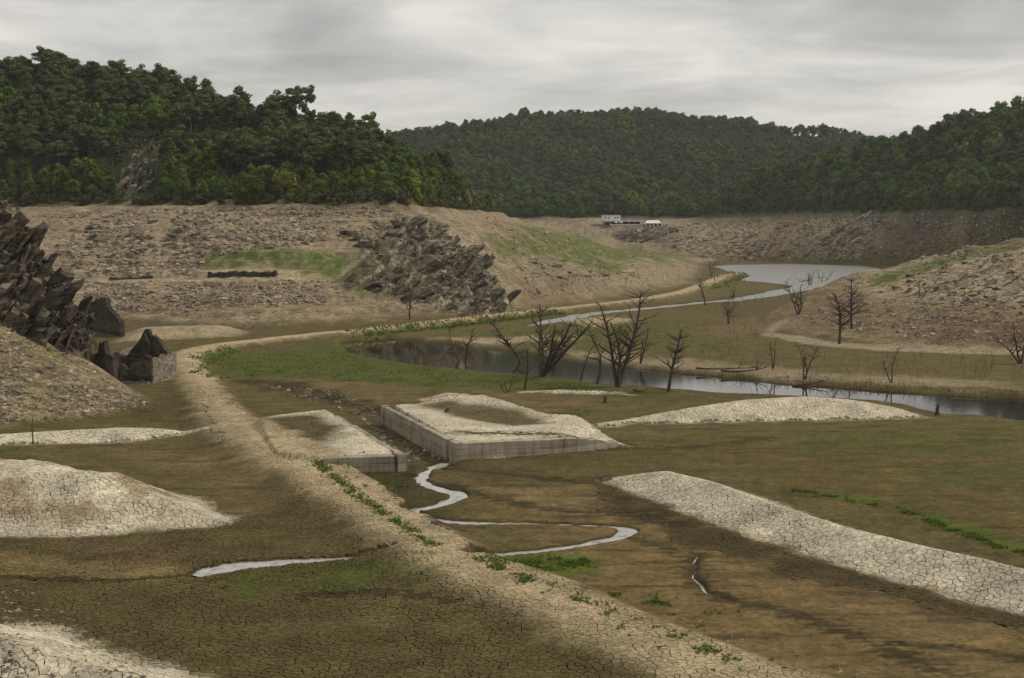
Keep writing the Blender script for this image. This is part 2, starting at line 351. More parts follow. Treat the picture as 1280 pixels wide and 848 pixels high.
def simple_mat(name, col, rough=0.85, var=0.25, scale=3.0, spec=0.2):
    m, nt, b = new_mat(name); tcn = N(nt, 'ShaderNodeTexCoord')
    n = noise(nt, tcn.outputs['Object'], scale, 5.0, 0.6)
    sc = N(nt, 'ShaderNodeVectorMath', operation='SCALE'); sc.inputs[0].default_value = col; L(nt, ramp(nt, n, [(0.25, 1 - var), (0.75, 1 + var)]), sc.inputs['Scale'])
    L(nt, sc.outputs[0], b.inputs['Base Color']); b.inputs['Roughness'].default_value = rough; b.inputs['Specular IOR Level'].default_value = spec
    bump(nt, b, n, 0.3, 0.05); return m
M_BARK = simple_mat('bark', (0.10, 0.078, 0.055), var=0.4)
M_DEAD = simple_mat('dead_wood', (0.072, 0.055, 0.04), var=0.45, scale=2.0)
M_TWIG = simple_mat('dry_twigs', (0.11, 0.085, 0.055), var=0.4)
M_WHITE = simple_mat('white_render', (0.72, 0.71, 0.67), var=0.08, scale=0.6)
M_GLASS = simple_mat('window_glass', (0.03, 0.035, 0.04), rough=0.15, var=0.1, spec=0.6)
M_DKWOOD = simple_mat('dark_timber', (0.06, 0.05, 0.04), var=0.3)
M_CANVAS = simple_mat('white_canvas', (0.78, 0.77, 0.74), var=0.05)
def concrete_mat():
    m, nt, b = new_mat('stained_concrete'); tcn = N(nt, 'ShaderNodeTexCoord'); geo = N(nt, 'ShaderNodeNewGeometry'); pos = geo.outputs['Position']
    m1 = N(nt, 'ShaderNodeMapping'); m1.inputs['Scale'].default_value = (1.4, 1.4, 0.16); L(nt, pos, m1.inputs[0])
    st = noise(nt, m1.outputs[0], 1.6, 7.0, 0.7); n2 = noise(nt, pos, 0.45, 5.0, 0.6); n3 = noise(nt, pos, 7.0, 5.0, 0.65)
    m2 = N(nt, 'ShaderNodeMapping'); m2.inputs['Scale'].default_value = (0.02, 0.02, 1.0); L(nt, pos, m2.inputs[0]); bd = noise(nt, m2.outputs[0], 5.0, 4.0, 0.6)
    c = ramp(nt, st, [(0.3, (0.17, 0.145, 0.105)), (0.46, (0.34, 0.295, 0.225)), (0.72, (0.46, 0.41, 0.32))])
    v = mathn(nt, 'MULTIPLY', ramp(nt, n2, [(0.3, 0.75), (0.7, 1.15)]), ramp(nt, bd, [(0.35, 0.62), (0.55, 1.08)]))
    v = mathn(nt, 'MULTIPLY', v, ramp(nt, n3, [(0.3, 0.8), (0.7, 1.15)]))
    sc = N(nt, 'ShaderNodeVectorMath', operation='SCALE'); L(nt, c, sc.inputs[0]); L(nt, v, sc.inputs['Scale']); L(nt, sc.outputs[0], b.inputs['Base Color'])
    bump(nt, b, mathn(nt, 'ADD', n3, bd), 0.5, 0.06); return m
M_CONC = concrete_mat()
def rubble_mat(name, lo, hi, base):
    """old stone masonry: dark stained upper wall, pale silt tide mark near the ground"""
    m, nt, b = new_mat(name); geo = N(nt, 'ShaderNodeNewGeometry'); pos = geo.outputs['Position']
    vo = N(nt, 'ShaderNodeTexVoronoi', feature='F1', i_Scale=2.4); L(nt, pos, vo.inputs['Vector'])
    vs = N(nt, 'ShaderNodeSeparateColor'); L(nt, vo.outputs['Color'], vs.inputs[0])
    n2 = noise(nt, pos, 0.8, 6.0, 0.65)
    sxyz = N(nt, 'ShaderNodeSeparateXYZ'); L(nt, pos, sxyz.inputs[0])
    wob = mathn(nt, 'ADD', sxyz.outputs[2], mathn(nt, 'MULTIPLY', mathn(nt, 'SUBTRACT', n2, 0.5), 1.2))
    c = ramp(nt, n2, [(0.3, lo), (0.7, hi)])
    tide = ramp(nt, mathn(nt, 'MULTIPLY', mathn(nt, 'SUBTRACT', wob, base), 0.2), [(0.06, 1.0), (0.10, 0.0)])
    mid = ramp(nt, mathn(nt, 'MULTIPLY', mathn(nt, 'SUBTRACT', wob, base), 0.2), [(0.24, 0.0), (0.28, 1.0), (0.62, 1.0), (0.70, 0.0)])
    c = mixc(nt, mathn(nt, 'MULTIPLY', mid, 0.35), c, (0.15, 0.125, 0.095)); c = mixc(nt, tide, c, (0.25, 0.22, 0.165))
    sc = N(nt, 'ShaderNodeVectorMath', operation='SCALE'); L(nt, c, sc.inputs[0]); L(nt, ramp(nt, vs.outputs[0], [(0, 0.65), (1, 1.35)]), sc.inputs['Scale'])
    L(nt, sc.outputs[0], b.inputs['Base Color']); bump(nt, b, mathn(nt, 'ADD', mathn(nt, 'MULTIPLY', vo.outputs['Distance'], -1.0), n2), 0.8, 0.12); return m
M_RUIN = rubble_mat('old_masonry', (0.028, 0.023, 0.018), (0.085, 0.07, 0.052), -0.3)
M_RUIN_PALE = rubble_mat('pale_lit_masonry', (0.14, 0.12, 0.088), (0.30, 0.26, 0.20), -0.3)  # paler copy of the masonry, sunlight on right-hand ruin walls painted into it

# ------------------------------------------------------------------ terrain shape
Wp = lambda *a: [tuple(map(float, p)) for p in a]
LA = Wp((-700, 420), (-260, 320), P(40, 402), P(150, 404), P(215, 409), P(300, 412), P(380, 410), P(450, 404), P(490, 402), P(540, 400), P(600, 396), P(650, 385), P(700, 379), P(760, 372), P(820, 363), P(855, 353), P(872, 339), P(878, 331), (150, 900), (100, 890), (0, 900), (-100, 1000), (-700, 1000))
LB = Wp((-700, 480), (-260, 495), (-187, 490), (-151, 475), (-111, 455), (-64, 430), (-39, 420), (-32, 470), (-21, 560), (-8, 640), (-30, 760), (-150, 850), (-700, 850))
def crest(rows, th): return [(lambda q: (q[0], q[1], q[2] - th))(PD(px, py, d)) for px, py, d in rows]
LC = crest([(-260, 74, 660), (-100, 72, 640), (0, 78, 620), (60, 70, 610), (140, 78, 600), (190, 97, 590), (240, 112, 570), (300, 125, 560), (380, 132, 550), (430, 148, 540), (500, 165, 532), (552, 158, 560), (582, 190, 580), (606, 236, 615)], 12)
RA = Wp(P(880, 327), P(950, 327), P(1030, 329), P(1090, 331), (275, 660), (330, 480), (500, 390), (1300, 340), (1300, 2300), (-700, 2300), (-700, 1080), (-250, 1040), (0, 990), (80, 930))
RB = Wp((-700, 1120), (-250, 1085), (-13, 1085), (67, 1085), (130, 1090), (155, 1085), (192, 990), (209, 930), (241, 840), (261, 745), (272, 670), (300, 560), (600, 450), (1300, 440), (1300, 2250), (-700, 2250))
CC = crest([(360, 190, 1300), (470, 168, 1350), (560, 152, 1400), (640, 142, 1450), (720, 136, 1480), (800, 132, 1500), (880, 140, 1500), (960, 148, 1480), (1045, 160, 1450), (1090, 176, 1440), (1150, 195, 1440)], 11)
RC = crest([(870, 252, 1100), (930, 213, 1050), (1000, 190, 1000), (1080, 168, 960), (1180, 142, 900), (1280, 116, 860), (1450, 88, 800), (1700, 70, 760)], 11)
SA = Wp(P(948, 399), P(957, 413), P(1010, 424), P(1110, 434), P(1280, 444), P(1500, 452), (330, 220), (330, 470), (190, 480), (110, 420), P(985, 382))         # right near slope
SCr = [PD(1035, 357, 335), PD(1100, 337, 345), PD(1160, 321, 345), PD(1217, 308, 342), PD(1280, 299, 340), PD(1400, 285, 335), PD(1700, 280, 330)]
NA = Wp((-170, 120), P(-200, 556), P(0, 537), P(100, 527), P(180, 515), P(203, 507), P(180, 494), P(145, 478), P(112, 462), (-66, 205), (-75, 222), (-180, 230))                 # left near slope
NC = [(-150, 175, 17), (-95, 172, 12.5), PD(0, 402, 170), PD(45, 420, 172), PD(90, 443, 176)]
KA = Wp((-160, 176), (-90, 170), (-74, 172), (-66, 175), (-62, 181), (-61, 188), (-62.5, 198), (-70, 212), (-160, 225))                                           # left crag
KC = [(-150, 196, 36), PD(-60, 222, 194), PD(0, 250, 191), PD(22, 262, 190), PD(45, 303, 189), PD(70, 340, 188), PD(88, 372, 187)]
MOUNDS = [  # name, polygon, height, edge width, label
    ('LL', Wp(P(-160, 735, 2.0), P(0, 722, 2.6), P(70, 732, 2.4), P(140, 778, 1.6), P(200, 818, .8), P(262, 852), P(330, 900), P(-200, 900)), 2.5, 9.0),
    ('LM', Wp(P(-200, 672), P(0, 670), P(100, 670), P(200, 662), P(290, 657), P(287, 648, .3), P(240, 603, 1.2), P(150, 574, 2.2), P(60, 559, 2.6), P(-100, 553, 2.8), P(-260, 556, 2.8)), 3.0, 9.0),
    ('LS', Wp(P(-200, 562), P(0, 557), P(150, 553), P(262, 541), P(268, 536, .4), P(150, 534, .5), P(0, 541, .6), P(-200, 546, .6)), 0.9, 3.2),
    ('RR', Wp(P(752, 600), P(820, 626), P(900, 656), P(1000, 690), P(1100, 721), P(1280, 768), P(1500, 830), P(1500, 742, 1.4), P(1280, 690, 1.4), P(1200, 673, 1.4), P(1100, 649, 1.4), P(1000, 621, 1.3), P(940, 601, 1.2), P(860, 585, 1.0), P(800, 589, .6), P(762, 596, .2)), 1.7, 5.5),
    ('TR', Wp(P(690, 528, 1), P(800, 527, .3), P(1000, 526), P(1100, 525), P(1160, 522), P(1140, 512, .5), P(1090, 497, 1.5), P(1000, 488, 1.8), P(900, 493, 1.8), P(800, 505, 1.7), P(720, 516, 1.6)), 1.9, 6.5),
    ('PR', Wp(P(480, 506.5, 1.65), P(571, 553, 1.65), P(720, 546, 1.5), P(785, 551, .6), P(745, 530, 1.4), P(722, 518, 1.6), P(690, 515, 1.6), P(605, 493, 1.5), P(560, 496, 1.6)), 1.53, 0.25),
    ('PL', Wp(P(283, 524, 1.2), P(330, 515, 1.5), P(410, 510, 1.5), P(494, 563, 1.5), P(504, 567.5, 1.5), P(398, 571, 1.5), P(340, 566, 1.4)), 1.42, 0.3),
    ('BS', Wp(P(655, 491), P(790, 494), P(775, 487, .4), P(700, 484, .5), P(650, 487, .3)), 0.6, 3.0),
    ('BN', Wp(P(535, 499, .9), P(605, 495, 1.2), P(610, 491, .9), P(560, 490, .7), P(530, 495, .4)), 1.0, 3.0),
    ('BL', Wp(P(215, 425), P(300, 421), P(312, 415), P(260, 407, 1.2), P(205, 410, 1.0), P(150, 418), P(150, 428)), 1.7, 6.0),
]
TRK = smooth_line([(*P(px, py, z), z, w) for px, py, z, w in [
    (1060, 880, .35, 2.0), (960, 850, .35, 2.0), (870, 815, .4, 2.0), (760, 772, .45, 2.1), (650, 725, .5, 2.1), (575, 695, .55, 2.0), (510, 655, .65, 2.0), (450, 615, .75, 2.2), (400, 585, .9, 2.6), (355, 560, 1.0, 2.8),
    (312, 538, .75, 2.4), (284, 515, .45, 2.0), (266, 492, .3, 1.7), (246, 465, .3, 1.6), (236, 448, .4, 1.8), (250, 437, .6, 2.0), (285, 430, .8, 1.8), (345, 423, .9, 1.8), (420, 415, 1.0, 1.7), (480, 409, 1.1, 1.7), (560, 400, 1.1, 1.7),
    (640, 391, 1.1, 1.7), (700, 385, 1.1, 1.7), (760, 379, 1.1, 1.8), (820, 371, 1.1, 1.9), (862, 362, 1.1, 2.1), (888, 352, 1.1, 2.3), (915, 343, 1.1, 3.0), (930, 341, 1.0, 3.0)]], 6)
RIV = Wp(*[P(a, b, -.5) for a, b in [(432, 428), (480, 424), (560, 431), (640, 441), (700, 449), (760, 457), (830, 466), (900, 472), (960, 479), (1040, 485), (1120, 491), (1200, 496), (1290, 501), (1450, 509), (1450, 536), (1290, 527), (1200, 519), (1165, 513), (1110, 503), (1000, 496), (900, 492), (840, 487), (780, 482), (720, 475), (640, 469), (580, 463), (520, 456), (475, 448), (440, 440)]])
CAN = smooth_line([(*P(px, py, -.4), w) for px, py, w in [(660, 408, 1), (690, 402, 2), (740, 393, 2.6), (800, 386.5, 2.6), (870, 380, 2.8), (930, 374, 3.5), (985, 364, 5), (1030, 355, 7), (1058, 345, 12)]], 5)
LAK = Wp(*[P(a, b, -.4) for a, b in [(893, 333), (925, 331), (990, 330.5), (1072, 332), (1100, 336), (1110, 345), (1075, 346), (1050, 351), (1030, 357), (1000, 360), (975, 355), (950, 352.5), (930, 351), (938, 346), (925, 341), (905, 338)]])
STR = [smooth_line([(*P(px, py, -.1), w * .72) for px, py, w in s], 6) for s in (
    [(557, 579, .15), (548, 583, .4), (533, 590, .6), (527, 602, .75), (553, 613, .8), (574, 619, 1.0), (552, 631, .8), (520, 638, .9), (512, 643, 1.0), (535, 650, .9), (600, 654.5, .65), (665, 654.5, .35), (720, 657, .3), (758, 658, .45), (784, 663, .9), (768, 673, .7), (700, 686, .5), (640, 692, .5), (605, 694, .9), (596, 698, 1.2)],
    [(246, 720, .7), (272, 713, 1.3), (310, 707, 1.3), (360, 703, 1.0), (410, 700, .5), (455, 696, .3), (490, 691, .2)],
    [(873, 694, .02), (867, 704, .08), (871, 712, .05), (866, 721, .09), (876, 731, .11), (883, 741, .06), (897, 745, .08), (915, 752, .04), (945, 757, .01)],
    [(1120, 808, .0), (1190, 810, .03), (1290, 826, .05)])]

def hill(x, y, A, B, Cs, zb, f1, f2, zc_pow=2):
    dA = sdf(A, x, y, 400); dB = sdf(B, x, y, 900) if B is not None else None
    if B is None:
        out = np.zeros(x.shape); m = dA > 0
        dC, zC = idw(Cs[0], x[m], y[m], zc_pow); t = dA[m] / (dA[m] + dC)
        out[m] = zC * f1(t); return out, dA, None
    out = np.zeros(x.shape); m = (dA > 0) & (dB <= 0); t = dA[m] / (dA[m] - dB[m] + 1e-6); out[m] = zb * f1(t)
    m = dB > 0
    if m.any():
        allc = [c for c in Cs]; best = np.full(m.sum(), -1e9)
        for c in allc:
            dC, zC = idw(c, x[m], y[m], zc_pow); t = dB[m] / (dB[m] + dC); best = np.maximum(best, zb + (zC - zb) * f2(t))
        out[m] = np.maximum(best, zb)
    return out, dA, dB

def shape(x, y):
    """terrain height plus the masks that belong to its forms"""
    F = {}
    z = 0.06 * fbm(x / 9, y / 9, 3, 1) + 0.02 * fbm(x / 1.7, y / 1.7, 2, 2)
    z = z + 0.30 * ss(190, 260, y) * (fbm(x / 22, y / 30, 4, 5) + 0.15)
    z = z + np.clip(52 - y, 0, 60) * 0.36
    wob = fbm(x / 6, y / 6, 2, 9)
    # long hillsides
    rough = fbm(x / 14, y / 14, 5, 11)
    h, dA, dB = hill(x, y, LA, LB, [LC], 31.5, lambda t: 0.12 * np.sin(t * np.pi) ** 2 * 0 + t + 0.035 * np.sin(t * np.pi * 4), lambda t: 1 - (1 - t) ** 1.5)
    F['LA'], F['LB'] = dA, dB
    k = ss(0, 12, dA); h = h + k * ss(30, 0, dB) * (1.0 * rough + 0.35 * np.sin(h * 2.6 + rough * 3)) + k * ss(0, 60, dB) * 3.0 * rough
    z = z + h
    h, dA, dB = hill(x, y, RA, RB, [CC, RC], 32.2, lambda t: t ** 0.85, lambda t: t ** 0.95)
    F['RA'], F['RB'] = dA, dB
    k = ss(0, 20, dA); rg = mfbm(dA > 0, x / 26, y / 26, 5, 15)
    h = h + k * ss(40, 0, dB) * (2.2 * rg + 0.4 * np.sin(h * 1.9 + rg * 3)) + k * ss(0, 80, dB) * 8 * mfbm(dB > 0, x / 90, y / 90, 4, 16)
    z = z + h
    h, dA, _ = hill(x, y, SA, None, [SCr], 0, lambda t: 1 - (1 - np.clip(t * 1.02, 0, 1)) ** 1.55, None, 1.5)
    F['SA'] = dA; z = z + h + ss(0, 15, dA) * (0.8 * rough + 0.12 * np.sin(h * 7))
    h, dA, _ = hill(x, y, NA, None, [NC], 0, lambda t: 1 - (1 - t) ** 1.35, None, 1.5)
    F['NA'] = dA; h = h + ss(0, 8, dA) * 0.45 * mfbm(dA > 0, x / 6, y / 6, 5, 19); nz = h
    h2, dK, _ = hill(x, y, KA, None, [KC], 0, lambda t: t ** 0.75, None, 2)
    F['KA'] = dK; crn = mfbm(dK > 0, x / 3.2, y / 5, 5, 23); h2 = h2 + ss(0, 4, dK) * (2.2 * crn)
    z = z + np.maximum(nz, h2)
    # central crag roughness
    F['crag'] = sdf(CRAG, x, y, 30); cm = ss(-4, 8, F['crag']); z = z + cm * (5.0 * np.abs(mfbm(cm > 0, (x + y * .5) / 9, (y - x * .5) / 20, 5, 27)) + 2.0 * mfbm(cm > 0, x / 3.5, y / 5, 4, 28) - .6)
    D, V, S = pline([(-24, 408), (-21, 392), (-9, 364), (-1.5, 338), (0, 326)], x, y, 34); D = D + 1.5 * fbm(x / 9, y / 12, 2, 29)
    F['spur'] = D; z = z + 7.5 * (.15 + .85 * ss(408, 362, y)) * np.where(S < 0, 1 - ss(0, 8, D), 1 - ss(0, 30, D)) * ss(34, 24, D) * ss(0, 14, F['LA'])
    # mud banks
    n33 = 0.35 * wob + 0.12 * mfbm(y < 260, x / 1.6, y / 1.6, 2, 33)
    for nme, poly, H, w in MOUNDS:
        d = sdf(poly, x, y, 20); d = d + (0 if nme in ('PR', 'PL') else n33 * ss(3.0, .5, d)); F[nme] = d
        if nme == 'PL': w = lerp(5.0, .3, ss(-32, -20, x))
        t = np.clip(d / w, 0, 1); b = H * t if nme == 'PL' else H * (.45 * (1 - (1 - t) ** 2) + .55 * ss(0, 1, t)) if w > 1 else H * t
        if nme in ('LL', 'LM'): b = b * (1 + .10 * mfbm(d > 0, x / 5, y / 5, 3, 35)) + ss(.5, 4, d) * .22 * np.abs(mfbm(d > 0, x / 3.2, y / 2.2, 4, 36))
        if nme == 'PR':
            dip = sdf(DIP_R, x, y, 20); F['DIPR'] = dip; q = P(790, 551, .5); b = b * (.12 + .88 * ss(0, 9, np.hypot(x - q[0], y - q[1]))) - ss(-2.5, 3, dip) * 0.45 * t; z = np.maximum(z, b + .0 * z) if False else np.where(d > 0, np.maximum(z, b), z)
        elif nme == 'PL':
            z = np.where(d > 0, np.maximum(z, b), z)
        else: z = np.maximum(z, b + z * (1 - ss(0, w, d)) * (d > 0)) if nme == 'TR' else z + b
    # the towpath on its low embankment
    D, V, S = pline(TRK, x, y, 14); tz, tw = V[..., 0], V[..., 1]; D = D + 0.35 * wob
    F['trkD'], F['trkW'], F['trkS'] = D, tw, S
    side = np.where(S < 0, 1.6, 4.5)
    emb = tz * (1 - ss(0, 1, (D - tw) / side)); z = np.where((D < 14) & (tw > 0), np.maximum(z, emb + np.minimum(z, .1)), z)
    # water courses
    d = sdf(RIV, x, y, 20) + 1.2 * mfbm((y > 120) & (y < 330), x / 7, y / 7, 3, 41); F['riv'] = d; z = lerp(z, -1.8, ss(-3.0, 2.0, d) * (y < 320))
    D, V, S = pline(CAN, x, y, 30); d = V[..., 0] - D + 1.5 * fbm(x / 9, y / 9, 3, 42); F['can'] = np.where(V[..., 0] > 0, d, -20); z = lerp(z, -1.2, ss(-3, 2, F['can']))
    d = sdf(LAK, x, y, 40) + 3 * fbm(x / 18, y / 40, 3, 43); F['lak'] = d; isl = sdf(Wp(*[P(a, b, -.3) for a, b in [(985, 352), (1010, 346), (1050, 345.5), (1058, 349), (1030, 352.5)]]), x, y, 30); d = np.minimum(d, 4 - isl); F['lak'] = d; z = lerp(z, -1.5, ss(-4, 4, d))
    st = np.full(x.shape, -9.0)
    for i, s in enumerate(STR):
        D, V, S = pline(s, x, y, 9); w = V[..., 0]; st = np.maximum(st, np.where(w > 0, w - D + ((.30 * mfbm(y < 140, x / 1.7, y / 1.7, 4, 44) - .03) if i < 2 else .05 * wob), -9))
    F['str'] = st; z = lerp(z, -0.42, ss(-0.28, 0.34, st) * (y < 170))
    # the lock chamber between the two quays
    d = sdf(LOCK, x, y, 10); F['lock'] = d; z = lerp(z, -0.55, ss(-.3, .6, d))
    return z, F
# the central crag's footprint (first on a plain plan, it needs no ground yet)
CRAG = Wp((-46, 332), (-40, 322), (-30, 315), (-14, 316), (-4, 322), (2, 333), (2, 346), (-6, 362), (-14, 385), (-24, 408), (-36, 410), (-42, 396), (-44, 372))
DIP_R = Wp(P(520, 506, 1.3), P(560, 522, 1.2), P(640, 535, 1.2), P(690, 530, 1.3), P(680, 517, 1.4), P(620, 505, 1.4), P(560, 500, 1.4))
LOCK = Wp(P(470, 507, 0), P(485, 520, 0), P(576, 578, 0), P(560, 590, -.2), P(520, 582, 0), P(425, 515, 0))

# fan-shaped grid: fine near the viewer, coarser far off
uu = np.concatenate([np.linspace(-1.3, -0.46, 46)[:-1], np.linspace(-0.46, 0.46, 560), np.linspace(0.46, 1.3, 46)[1:]])
yy = [26.0]
while yy[-1] < 2600:
    y = yy[-1]; yy.append(y * (1 + (0.02 if y < 52 else .0034 if y < 175 else .0050 if y < 520 else .0075 if y < 1100 else .02)))
yy = np.array(yy); NR, NCc = len(yy), len(uu)
GX = uu[None, :] * yy[:, None]; GY = np.repeat(yy[:, None], NCc, 1)
tick('grid'); GZ, F = shape(GX.ravel(), GY.ravel()); tick('shape'); gz2 = GZ.reshape(NR, NCc)
def zat(x, y):
    """bilinear height of the finished grid"""
    y = np.asarray(y, float); x = np.asarray(x, float); u = x / y
    r = np.clip(np.searchsorted(yy, y) - 1, 0, NR - 2); c = np.clip(np.searchsorted(uu, u) - 1, 0, NCc - 2)
    fr = np.clip((y - yy[r]) / (yy[r + 1] - yy[r]), 0, 1); fc = np.clip((u - uu[c]) / (uu[c + 1] - uu[c]), 0, 1)
    return (gz2[r, c] * (1 - fc) + gz2[r, c + 1] * fc) * (1 - fr) + (gz2[r + 1, c] * (1 - fc) + gz2[r + 1, c + 1] * fc) * fr
def G(px, py):
    """where the line of sight through a photo pixel meets the ground: x, y, z"""
    r = ray(px, py); u = r[0] / r[1]; s = r[2] / r[1]
    c = int(np.clip(np.searchsorted(uu, u) - 1, 0, NCc - 2)); fc = np.clip((u - uu[c]) / (uu[c + 1] - uu[c]), 0, 1)
    prof = gz2[:, c] * (1 - fc) + gz2[:, c + 1] * fc; diff = CAMZ + s * yy - prof
    k = np.nonzero(diff[20:] < 0)[0]
    if len(k) == 0: i = NR - 1; yv = yy[i]
    else:
        i = k[0] + 20; a, b = diff[i - 1], diff[i]; yv = yy[i - 1] + (yy[i] - yy[i - 1]) * a / (a - b + 1e-9)
    return (u * yv, yv, float(zat(u * yv, yv)))
HOR = np.maximum.accumulate((gz2 - CAMZ) / yy[:, None], axis=0)      # rising skyline along each line of sight
def seen(x, y, ztop):
    u = x / y; r = np.clip(np.searchsorted(yy, y) - 2, 0, NR - 1); c = np.clip(np.searchsorted(uu, u), 0, NCc - 1)
    return (ztop - CAMZ) / y > HOR[r, c]

